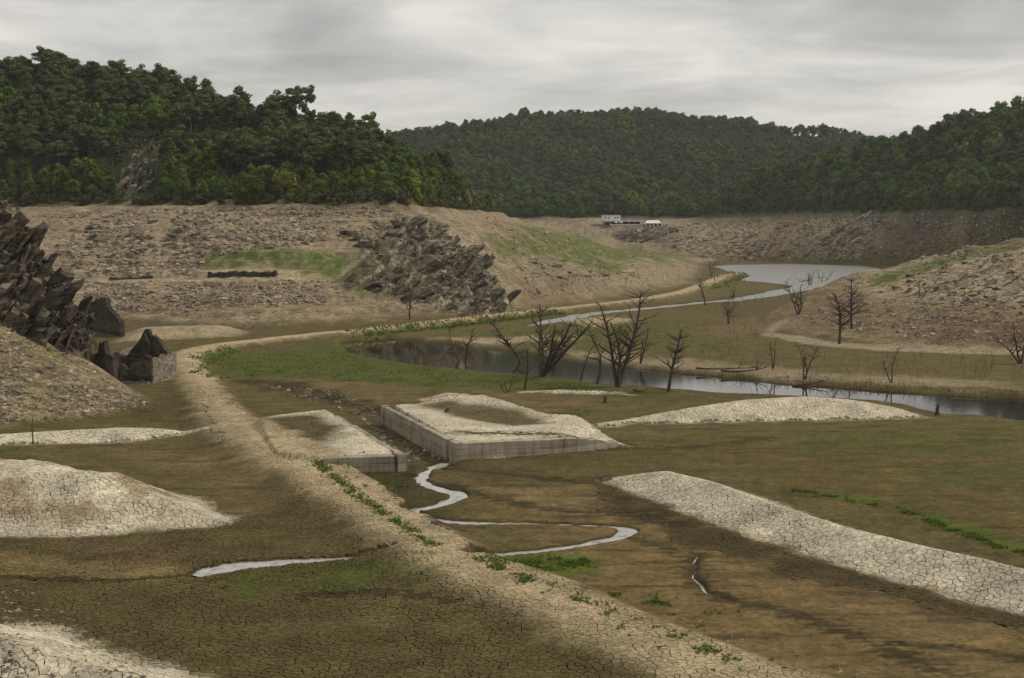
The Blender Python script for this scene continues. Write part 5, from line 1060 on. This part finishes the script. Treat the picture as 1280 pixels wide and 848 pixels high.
def forest(name, pts, kinds, label):
    """the rest of a wood, scattered as one mass"""
    coll = bpy.data.collections.new(name + '_sources')
    for k in kinds:
        for j, (mt, mc, me) in enumerate(TREES[k]): coll.objects.link(bpy.data.objects.new('%s_%d' % (k, j), me))
    me = bpy.data.meshes.new(name); me.from_pydata([(x, y, float(zat(x, y)) - .2) for x, y, s, kd in pts], [], [])
    order = sorted(o.name for o in coll.objects); cnt = len(order)
    def pick(kd): c = [i for i, n_ in enumerate(order) if n_.startswith(kd)]; return random.choice(c)
    set_attr(me, 'sc', [s for _, _, s, _ in pts], 'FLOAT'); set_attr(me, 'rz', [random.uniform(0, 6.28) for _ in pts], 'FLOAT')
    a = me.attributes.new('ix', 'INT', 'POINT'); a.data.foreach_set('value', np.array([pick(kd) for *_, kd in pts], np.int32))
    o = bpy.data.objects.new(name, me); C.objects.link(o); tag(o, label, 'forest', kind='stuff')
    ng = bpy.data.node_groups.new(name, 'GeometryNodeTree'); ng.interface.new_socket('Geometry', in_out='INPUT', socket_type='NodeSocketGeometry'); ng.interface.new_socket('Geometry', in_out='OUTPUT', socket_type='NodeSocketGeometry')
    gi, go = ng.nodes.new('NodeGroupInput'), ng.nodes.new('NodeGroupOutput'); ip = ng.nodes.new('GeometryNodeInstanceOnPoints'); ci = ng.nodes.new('GeometryNodeCollectionInfo')
    ci.inputs['Collection'].default_value = coll; ci.inputs['Separate Children'].default_value = True; ci.inputs['Reset Children'].default_value = True; ip.inputs['Pick Instance'].default_value = True
    def at(nm, ty): n_ = ng.nodes.new('GeometryNodeInputNamedAttribute'); n_.data_type = ty; n_.inputs['Name'].default_value = nm; return n_.outputs[0]
    cx = ng.nodes.new('ShaderNodeCombineXYZ'); ng.links.new(at('rz', 'FLOAT'), cx.inputs[2]); er = ng.nodes.new('FunctionNodeEulerToRotation'); ng.links.new(cx.outputs[0], er.inputs[0])
    ng.links.new(gi.outputs[0], ip.inputs['Points']); ng.links.new(ci.outputs[0], ip.inputs['Instance']); ng.links.new(er.outputs[0], ip.inputs['Rotation']); ng.links.new(at('sc', 'FLOAT'), ip.inputs['Scale']); ng.links.new(at('ix', 'INT'), ip.inputs['Instance Index']); ng.links.new(ip.outputs[0], go.inputs[0])
    md = o.modifiers.new('scatter', 'NODES'); md.node_group = ng; return o
rest = {'L': [], 'R': []}
for kind, lst in stand.items():
    for i, (x, y, s, hl) in enumerate(lst):
        if i < 300:
            w = WORD[kind]; place_tree(w[0], kind, x, y, s, tree_label(kind, hl, x, y), w[2], {'L': 'trees on the left hill', 'R': 'trees above the far bank'}[hl] + ' - ' + w[1])
        else: rest[hl].append((x, y, s, kind))
forest('hill_forest', rest['L'], ('pine', 'oak', 'heath', 'birch'), 'dense dark pine wood covering the left hill')
forest('far_forest', rest['R'], ('pine', 'oak', 'heath', 'birch'), 'dense green wood covering the far and right hills')
for px, py, s, lb in [(82, 252, 1.5, 'leftmost yellow green bush at the old waterline'), (108, 250, 2.0, 'big yellow green bush left of the slanting rock face'), (222, 248, 1.6, 'green bush right of the slanting rock face'), (315, 250, 1.5, 'first yellowish bush of the row above the left hillside'), (338, 251, 1.6, 'second yellowish bush of the row above the left hillside'), (360, 251, 1.5, 'third bush of the row above the left hillside'), (395, 250, .9, 'low bush right of the yellowish row'), (420, 250, 1.0, 'grey green bush above the left hillside'), (448, 250, .8, 'small bush near the middle of the old waterline'), (512, 254, 1.7, 'round yellow green bush above the middle crag'), (488, 250, .8, 'small yellowish bush left of the round one above the crag'), (540, 257, 1.0, 'willow at the edge of the wood right of the crag top'), (572, 262, 1.0, 'yellow green bush near the tip of the left wood'), (600, 266, .9, 'last bush at the tip of the left wood')]:
    d_ = 490 if px < 240 else 440 if px < 500 else 420 + (px - 500) * 1.9
    x = (px - 640) / FPX * d_; 
    while sdf(LB, np.array([x]), np.array([d_]), 100)[0] < .5 and d_ < 700: d_ += 3; x = (px - 640) / FPX * d_
    place_tree('waterside_bush', 'willow', x, d_, s, lb, 'bush', 'bushes along the old waterline')
for px, py, d_, s, lb in [(183, 88, 596, 1.25, 'tall pine where the skyline of the left hill first drops'), (206, 100, 588, 1.15, 'slender skyline pine right of the high wood on the left hill'), (243, 112, 572, 1.2, 'first of the two skyline pines left of the broad gap'), (262, 115, 570, 1.1, 'second of the two skyline pines left of the broad gap'), (303, 118, 562, 1.2, 'round headed skyline pine at the middle of the left hill'), (352, 124, 556, 1.35, 'left of the airy skyline pines with bare trunks'), (369, 123, 555, 1.4, 'middle of the airy skyline pines with bare trunks'), (387, 127, 552, 1.3, 'right of the airy skyline pines with bare trunks'), (464, 148, 536, 1.25, 'single pine standing above the right end of the left hill')]:
    x = (px - 640) / FPX * d_; place_tree('pine_tree', 'pine', x, d_, s, lb, 'pine', 'skyline pines on the left hill', s * 1.25)
tick('forest')

# ------------------------------------------------------------------ dead trees standing in the mud
def limb(mb, p, d, ln, r, lvl, rnd, tips, up=.25):
    n = 4 if lvl < 2 else 3; pts = [p.copy()]; rad = [r]
    for i in range(n):
        d = (d + Vector((rnd.gauss(0, .16), rnd.gauss(0, .16), rnd.gauss(0, .10) + up * .12))).normalized(); p = p + d * ln / n; pts.append(p.copy()); rad.append(r * (1 - (i + 1) / n * .72))
    mb.tube(pts, rad, 6 if lvl == 0 else 4 if lvl == 1 else 3, cap=False); return pts, rad, d
def dead_tree(base, h, lean, label, seed, stems=1, spread=.35, twigs=9, name='dead_tree', group='dead trees in the valley', r0=None, top=False):
    rnd = random.Random(seed); t = empty(name, base); tag(t, label, 'dead tree', group)
    for s in range(stems):
        trunk = MB(); a = rnd.uniform(0, 6.28) if stems > 1 else 0
        d0 = Vector((lean[0], lean[1], 1)) + (Vector((math.cos(6.28 * s / stems + a * .15), math.sin(6.28 * s / stems), 0)) * spread * rnd.uniform(.6, 1.4) if stems > 1 else Vector())
        hh = h * (rnd.uniform(.65, 1) if s else 1); r = (r0 or h * .021) * (1 if stems == 1 else .8)
        pts, rad, _ = limb(trunk, Vector((rnd.uniform(-.2, .2) * (stems > 1), rnd.uniform(-.2, .2) * (stems > 1), -.4)), d0.normalized(), hh, r, 0, rnd, None)
        for k in range(twigs):
            br = MB()
            u = rnd.uniform(.28, .98) * (len(pts) - 1.001); i = int(u); q = pts[i].lerp(pts[i + 1], u - i); rr = rad[i] * .55; a = rnd.uniform(0, 6.28); frac = u / (len(pts) - 1)
            dd = (Vector((math.cos(a), math.sin(a) * .8, rnd.uniform(.15, .9)))).normalized(); ln = hh * rnd.uniform(.16, .40) * (1.15 - .6 * frac)
            p2, r2, _ = limb(br, q, dd, ln, max(rr, .02), 1, rnd, None)
            for m in range(rnd.randint(2, 5)):
                j = rnd.randint(1, len(p2) - 1); a2 = rnd.uniform(0, 6.28); d2 = (dd * .7 + Vector((math.cos(a2), math.sin(a2), rnd.uniform(0, .8))) * .8).normalized()
                p3, r3, _ = limb(br, p2[j], d2, ln * rnd.uniform(.3, .6), max(r2[j] * .6, .014), 2, rnd, None)
                if rnd.random() < .6: limb(br, p3[2], (d2 + Vector((rnd.gauss(0, .5), rnd.gauss(0, .5), .3))).normalized(), ln * .25, .011, 2, rnd, None)
            br.build('branch', M_DEAD, t)
        trunk.build('trunk', M_DEAD, t)
    return t
def on(px, py):
    x, y, z = G(px, py)
    while px > 1100 and y > 420: py += 2; x, y, z = G(px, py)      # keep hilltop trees on the near hill
    return (x, y, z)
DT = [  # base pixel, height m, lean, stems, spread, twigs, label
    (580, 461, 8.6, (.10, 0), 2, .18, 8, 'slim leaning dead tree standing in the left end of the dark pool'),
    (655, 462, 10.5, (-.26, .1), 1, 0, 10, 'tall dead trunk leaning left over the dark pool'),
    (676, 471, 12.5, (.22, 0), 6, .55, 8, 'big many stemmed dead tree fanned out over the dark pool'),
    (772, 484, 14.0, (.08, 0), 4, .2, 9, 'tallest dead tree with upright stems at the river bank'),
    (745, 480, 9.0, (.45, .1), 1, 0, 9, 'dead trunk leaning right beside the tallest dead tree'),
    (835, 490, 9.0, (.36, .0), 1, 0, 16, 'spreading dead tree with twiggy crown on the near river bank'),
    (882, 382, 8.5, (-.18, 0), 1, 0, 14, 'bare twiggy tree beside the bright channel'),
    (911, 405, 7.0, (0, 0), 3, .3, 7, 'bushy dead tree left of the right hillside'),
    (998, 393, 9.0, (-.08, 0), 3, .22, 8, 'leaning bushy dead tree at the corner of the right hillside'),
    (1049, 430, 11.0, (-.03, 0), 1, 0, 20, 'upright dead conifer with short side branches on the right hillside'),
    (1065, 411, 10.5, (.0, 0), 1, 0, 18, 'slimmer upright dead conifer behind the other on the right hillside'),
    (1150, 372, 6.0, (.05, 0), 2, .45, 6, 'small forked dead tree on the stony right hillside'),
    (1217, 311, 7.0, (-.02, 0), 1, 0, 3, 'lone dead trunk on top of the right hillside'),
    (1276, 455, 8.5, (-.12, 0), 3, .3, 8, 'dead tree at the right edge'),
    (512, 399, 9.0, (.02, 0), 1, 0, 8, 'thin dead tree in front of the middle crag'),
    (634, 491, 3.2, (-.2, 0), 3, .4, 4, 'small dead bush behind the mud platform'),
    (655, 488, 6.5, (-.10, 0), 1, 0, 4, 'thin bare stem right of the small dead bush'),
    (889, 345, 9.5, (-.02, 0), 2, .2, 8, 'bare tree left of the grey lake'),
    (931, 326, 8.0, (0, 0), 2, .3, 6, 'bare tree on the far shore of the grey lake'),
    (1005, 475, 6.0, (.1, 0), 3, .35, 6, 'leafless shrub on the far river bank'),
    (1116, 478, 5.5, (-.2, 0), 2, .35, 5, 'leafless shrub on the sandy far bank to the right'),
    (965, 462, 6.0, (.02, 0), 2, .12, 3, 'two thin bare stems on the far river bank'),
    (725, 477, 6.0, (.06, 0), 1, 0, 3, 'single thin bare stem between the dead trees'),
    (800, 455, 7.0, (.05, 0), 2, .2, 5, 'slim dead tree behind the tallest one'),
    (690, 452, 7.0, (-.1, 0), 3, .25, 5, 'slim dead stems across the dark pool'),
    (1012, 360, 7.5, (0, 0), 4, .3, 5, 'cluster of bare stems in front of the lake'),
    (1028, 355, 7.5, (.05, 0), 3, .3, 5, 'cluster of bare stems at the right end of the lake'),
    (916, 376, 5.0, (0, 0), 4, .4, 4, 'low bare bush beside the bright channel'),
]
for i, (px, py, h, ln, st, sp_, tw, lb) in enumerate(DT): dead_tree(on(px, py), h, ln, lb, 900 + i, st, sp_, int(tw * 1.8), r0=h * .027)
x, y, z = on(41, 553); mb = MB(); mb.tube([(0, 0, -.4), (.02, 0, .8), (-.02, 0, 1.7), (.03, .02, 2.5)], [.075, .07, .065, .05], 6); o = mb.build('post', M_DEAD); o.location = (x, y, z); tag(o, 'thin dark post on the pale strip at the left edge', 'post')
def stump(px, py, h, label):
    x, y, z = on(px, py); rnd = random.Random(px); mb = MB(); mb.tube([(0, 0, -.3), (.05, 0, h * .5), (rnd.uniform(-.2, .2), 0, h)], [.28, .2, .13], 7)
    for k in range(5): a = k * 1.26; mb.tube([(0, 0, .25), (math.cos(a) * .5, math.sin(a) * .5, -.15)], [.12, .05], 5)
    mb.tube([(.03, 0, h * .5), (.35, .1, h * .75)], [.1, .05], 5); o = mb.build('stump', M_DEAD); o.location = (x, y, z); tag(o, label, 'stump')
stump(1171, 519, 1.3, 'short dark stump at the tip of the pale mud tongue')
stump(756, 504, .9, 'small stump behind the mud platform'); stump(558, 516, .5, 'tiny stump in the hollow of the mud platform')
# driftwood along the far river bank
dw = 0
for px, py, ln, a, lb in [(905, 462, 9, .1, 'dark fallen trunk on the far river bank below the twiggy dead tree'), (930, 466, 7, -.15, 'fallen dark branch right of the twiggy dead tree'), (700, 472, 6, .2, 'fallen branch at the foot of the big dead tree'), (1010, 484, 5, .3, 'driftwood log on the far river bank'), (820, 490, 6, .05, 'pale driftwood lying left of the spreading dead tree')]:
    x, y, z = on(px, py); rnd = random.Random(px); t = empty('driftwood', (x, y, z + .15), a); tag(t, lb, 'driftwood', 'driftwood by the river'); m1, m2 = MB(), MB()
    pts, rad, _ = limb(m1, Vector((-ln / 2, 0, .1)), Vector((1, .1, .08)), ln, .17, 0, rnd, None, 0)
    for k in range(8): q = pts[rnd.randint(1, 4)]; m2 = MB(); limb(m2, q, Vector((rnd.uniform(.2, 1), rnd.uniform(-1, 1), rnd.uniform(.1, 1))).normalized(), ln * rnd.uniform(.15, .35), .05, 1, rnd, None); m2.build('branch', M_DEAD, t)
    m1.build('trunk', M_DEAD, t)
# thin dry stems nobody could count
def stems(name, polys, n, h0, h1, mat, label, r=.018):
    mb = MB(); rnd = random.Random(n)
    for i in range(n):
        x, y, z = G(*in_poly(polys[i % len(polys)])); h = rnd.uniform(h0, h1); dx, dy = rnd.gauss(0, .3) * h, rnd.gauss(0, .2) * h; b = Vector((x, y, z - .1))
        mb.tube([b, b + Vector((dx * .4, dy * .4, h * .55)), b + Vector((dx, dy, h))], [r * 1.6, r * 1.2, r * .5], 3, cap=False)
        if rnd.random() < .6: mb.tube([b + Vector((dx * .3, dy * .3, h * .4)), b + Vector((dx * .3 + rnd.gauss(0, .3) * h, 0, h * .8))], [r, r * .4], 3, cap=False)
    o = mb.build(name, mat); tag(o, label, 'stems', kind='stuff')
stems('dry_stems', [[(560, 430), (700, 420), (900, 400), (960, 420), (900, 460), (760, 450)], [(860, 440), (1280, 450), (1280, 485), (900, 465)], [(900, 350), (1050, 350), (1000, 375), (900, 385)]], 330, .8, 3.6, M_TWIG, 'thin dry stems standing on the flats beyond the river')
stems('bank_brush', [[(840, 462), (1000, 472), (1280, 490), (1280, 497), (1000, 482), (840, 468)]], 260, .2, .9, M_DEAD, 'dark dead brush along the far river bank', .02)
stems('dry_stems', [[(1040, 322), (1110, 318), (1110, 335), (1040, 332)], [(640, 350), (900, 330), (900, 350), (780, 365)]], 120, 1.5, 4.0, M_TWIG, 'thin dry stems by the far shore', .05)
tick('dead')

# ------------------------------------------------------------------ grass tufts
def tufts(items, name, label):
    V, T = [], []
    for x, y, z, s, tone in items:
        n = 24; a = rng.uniform(0, 6.28, n); rr = rng.uniform(0, .3, n) * s; b = np.stack([x + np.cos(a) * rr, y + np.sin(a) * rr, np.full(n, z - .03)], 1)
        hh = s * rng.uniform(.5, 1.1, n); a2 = rng.uniform(0, 6.28, n); tip = b + np.stack([np.cos(a2) * hh * .45, np.sin(a2) * hh * .45, hh * .85], 1); w = np.stack([-np.sin(a2), np.cos(a2), np.zeros(n)], 1) * s * .055
        V.append(np.stack([b - w, b + w, tip], 1).reshape(-1, 3)); T.append(np.repeat(np.clip(tone + rng.normal(0, .15, n), 0, 1), 3))
    v = np.concatenate(V); o = mesh_obj(name, v, np.arange(len(v)).reshape(-1, 3), M_GRASS); set_attr(o.data, 'tone', np.concatenate(T), 'FLOAT'); tag(o, label, 'grass', kind='stuff')
def tuft_area(line, w, n, s0, s1, clump=.35):
    pts = smooth_line([G(*q)[:2] for q in line], 8); out = []; seg = np.linalg.norm(np.diff(pts, axis=0), axis=1); cum = np.concatenate([[0], np.cumsum(seg)])
    while len(out) < n:
        t = random.uniform(0, cum[-1]); i = min(np.searchsorted(cum, t) - 1, len(pts) - 2); i = max(i, 0); f = (t - cum[i]) / max(seg[i], 1e-6); q = pts[i] + (pts[i + 1] - pts[i]) * f; e = (pts[i + 1] - pts[i]) / max(seg[i], 1e-6)
        q = q + np.array((-e[1], e[0])) * random.gauss(0, w)
        if pn(np.array([q[0] / 1.6]), np.array([q[1] / 1.6]), 5)[0] < clump - .5 + random.uniform(-.2, .2): continue
        out.append((q[0], q[1], float(zat(*q)), random.uniform(s0, s1), random.uniform(.15, .85)))
    return out
tufts(tuft_area([(394, 574), (440, 614), (500, 655), (545, 683)], .34, 1100, .12, .30, .2), 'grass', 'bright green grass strip along the right edge of the track')
tufts(tuft_area([(612, 708), (650, 724), (720, 752), (800, 786), (860, 806), (950, 832)], .5, 420, .12, .30, .75) + tuft_area([(600, 704), (660, 706), (735, 700)], .9, 520, .12, .3, .4) + tuft_area([(740, 735), (860, 765), (900, 780)], .8, 130, .1, .3, .8), 'grass', 'bright green grass around the lower bend of the stream')
tufts(tuft_area([(990, 613), (1060, 625), (1120, 636), (1160, 650), (1240, 680), (1290, 692)], .36, 900, .10, .30, .5), 'grass', 'bright green grass strip behind the long mud ridge')
tufts(tuft_area([(300, 712), (380, 706), (470, 700), (540, 697)], 1.1, 700, .06, .18, .5) + tuft_area([(420, 582), (470, 584), (520, 590), (470, 610)], 1.0, 160, .15, .35, .7), 'grass', 'short weeds along the little stream left of the track')
tufts(tuft_area([(245, 450), (252, 443), (290, 438), (250, 462), (268, 472)], .8, 300, .2, .5) + tuft_area([(440, 420), (520, 411), (600, 404), (700, 391)], 1.6, 900, .3, .7, .3) + tuft_area([(890, 362), (920, 350), (935, 342)], 2.5, 300, .4, 1.0, .2) + tuft_area([(735, 512), (715, 519), (690, 522)], .9, 120, .15, .3, .3), 'grass', 'green grass edging the far towpath')
it2 = []
for k in range(1100):
    q = in_poly([(0, 660), (290, 655), (360, 590), (520, 690), (700, 770), (900, 848), (0, 848)]) if k < 700 else in_poly([(780, 560), (1280, 530), (1280, 690), (940, 600)]) if k < 900 else in_poly([(560, 580), (780, 600), (900, 700), (640, 650)])
    x, y, z = G(*q); it2.append((x, y, z, random.uniform(.05, .16), random.uniform(0, .6)))
it3 = []
for k in range(9000):
    q = in_poly([(262, 452), (330, 441), (440, 437), (560, 462), (700, 478), (830, 494), (700, 488), (520, 482), (300, 471)]) if k < 6200 else in_poly([(560, 416), (700, 408), (860, 398), (930, 410), (900, 440), (760, 440), (620, 430)])
    x, y, z = G(*q)
    if pn(np.array([x / 4.]), np.array([y / 6.]), 14)[0] < random.uniform(-.4, .25): continue
    it3.append((x, y, z, random.uniform(.08, .24), random.uniform(0, .4)))
tufts(it3, 'grass', 'short green meadow grass between the lock and the river')
tufts(it2, 'grass', 'tiny weeds dotted over the mud flats')
tick('grass')

# ------------------------------------------------------------------ white building and marquee by the far shore
def window(parent, x, z, w, h, y):
    fr = MB().box(x - w / 2 - .12, x + w / 2 + .12, y - .10, y - .004, z - .12, z + h + .12).build('window', M_WHITE, parent); MB().box(x - w / 2, x + w / 2, y - .14, y - .104, z, z + h).build('pane', M_GLASS, fr)
yb = 1052.; xb = (755 - 640) / FPX * yb; zb = float(zat(xb + 14, yb - 2)); cf = empty('white_building', (xb, yb, zb), 0); tag(cf, 'white flat roofed building with long canopy on the far shore', 'building')
MB().box(-.5, 14, 0, 9, -2, 3.2).build('lower_wall', M_DKWOOD, cf); MB().box(-1.5, 13, -.6, 8.4, 4.1, 8.2).build('upper_wall', M_WHITE, cf)
MB().box(-1.9, 13.4, -1, 8.8, 8.2, 8.55).build('roof', M_WHITE, cf); MB().box(-1.0, 30, -4.2, 9, 3.35, 4.05).build('canopy', M_WHITE, cf)
for i, wx in enumerate((.9, 3.6, 9.2, 10.8)): window(cf, wx, 5.6, 1.0, 1.4, -.6)
for i in range(7): MB().box(-.6 + i * 5, -.35 + i * 5, -4, -3.75, -2, 3.35).build('post', M_WHITE, cf)
MB().box(-2, 31, -7, 9, -2.5, .1).build('terrace', M_RUIN_PALE, cf); MB().box(14, 29.6, 4, 8.6, .1, 3.2).build('back_wall', M_DKWOOD, cf)
MB().box(4, 28, -6.9, -6.75, .1, 1.0).build('railing', M_WHITE, cf)
xm = (806 - 640) / FPX * 1046; zm = float(zat(xm + 6, 1046)) + .1; mq = empty('marquee', (xm, 1046, zm)); tag(mq, 'white marquee tent right of the flat roofed building', 'tent')
rf = MB(); rf.v = [(-.3, -.3, 2.6), (13.3, -.3, 2.6), (13.3, 7.3, 2.6), (-.3, 7.3, 2.6), (2.0, 3.5, 5.0), (11, 3.5, 5.0)]; rf.f = [(0, 1, 5, 4), (1, 2, 5), (2, 3, 4, 5), (3, 0, 4), (3, 2, 1, 0)]; rf.build('canvas_roof', M_CANVAS, mq)
for i in range(5): MB().box(i * 3.2, i * 3.2 + .9, -.05, .05, -1.5, 2.6).build('side_panel', M_CANVAS, mq)
MB().box(0, 13, 6.8, 6.9, -1.5, 2.6).build('back_panel', M_CANVAS, mq); MB().box(12.9, 13, 0, 6.8, -1.5, 2.6).build('end_panel', M_CANVAS, mq)
def parasol(dx, dy, col, label):
    x, y = xb + dx, yb + dy; e = empty('parasol', (x, y, max(zb + .1, float(zat(x, y))))); tag(e, label, 'parasol', 'parasols on the building terrace'); MB().tube([(0, 0, 0), (0, 0, 2.5)], .05, 5).build('pole', M_DKWOOD, e)
    m = MB(); m.v = [(0, 0, 3.0)] + [(1.7 * math.cos(k * .785), 1.7 * math.sin(k * .785), 2.3) for k in range(8)]; m.f = [(0, 1 + k, 1 + (k + 1) % 8) for k in range(8)]; m.build('canopy', col, e)
parasol(9, -5.6, M_CANVAS, 'left white parasol on the building terrace'); parasol(13, -5.4, M_CANVAS, 'right white parasol on the building terrace')

# ------------------------------------------------------------------ walkers on the towpath
SKIN = simple_mat('skin', (0.45, 0.30, 0.22), var=.05); HAIR = simple_mat('hair', (0.05, 0.035, 0.02), var=.1)
WEAR = [('dark blue', (0.03, 0.05, 0.12)), ('white', (0.6, 0.6, 0.58)), ('red', (0.35, 0.04, 0.04)), ('black', (0.02, 0.02, 0.022)), ('pale blue', (0.25, 0.35, 0.5)), ('orange', (0.5, 0.2, 0.05)), ('grey', (0.2, 0.2, 0.2))]
TROU = simple_mat('trousers', (0.04, 0.045, 0.06), var=.1)
for i, (px, py, w, sit) in enumerate([(893, 350.5, 3, 0), (897, 348.5, 0, 0), (900, 347.5, 1, 0), (903, 346.5, 4, 0), (906, 345.5, 6, 0), (909, 345, 2, 0), (912, 344, 5, 0), (915, 343, 0, 0)]):
    me = PM.copy()
    for m in (SKIN, simple_mat('top_' + WEAR[w][0], WEAR[w][1], var=.05), TROU, HAIR): me.materials.append(m)
    for pf in me.polygons:
        c = pf.center; pf.material_index = 2 if c.z < .96 and abs(c.x) < .2 else 0 if c.z < 1.02 or (c.z > 1.47 and (c.y > .02 and c.z < 1.69)) or (1.47 < c.z < 1.56) else 3 if c.z > 1.5 else 1
        pf.use_smooth = True
    x, y, z = G(px, py); o = link_mesh('person', me, None, (x, y, z), (0, 0, random.uniform(-.8, .8) - 1.0), (1.05,) * 3)
    tag(o, ['person in a black top walking, last of the group on the far towpath', 'person in a dark blue top near the left of the group on the towpath', 'person in a white top walking on the far towpath', 'person in a pale blue top walking on the far towpath', 'person in a grey top walking on the far towpath', 'person in a red top walking on the far towpath', 'person in an orange top near the front of the group on the towpath', 'person in a dark blue top leading the group on the far towpath'][i], 'person', 'walkers on the far towpath')
# ------------------------------------------------------------------ thin haze in the valley air
hz = MB().box(-2500, 2500, -60, 2700, -8, 190).build('haze', None); hz.data.materials.clear(); tag(hz, 'thin grey haze over the far hills', 'haze', kind='stuff')
m = bpy.data.materials.new('haze'); m.use_nodes = True; m.node_tree.nodes.clear(); ou = N(m.node_tree, 'ShaderNodeOutputMaterial'); pv = N(m.node_tree, 'ShaderNodeVolumePrincipled'); pv.inputs['Density'].default_value = HAZE; pv.inputs['Color'].default_value = (0.86, 0.9, 0.95, 1); pv.inputs['Anisotropy'].default_value = 0.2
L(m.node_tree, pv.outputs[0], ou.inputs['Volume']); hz.data.materials.append(m)
tick('all')
print('TRIS', sum(len(m.loops) - 2 * len(m.polygons) for m in {o.data for o in C.objects if o.type == 'MESH'}))
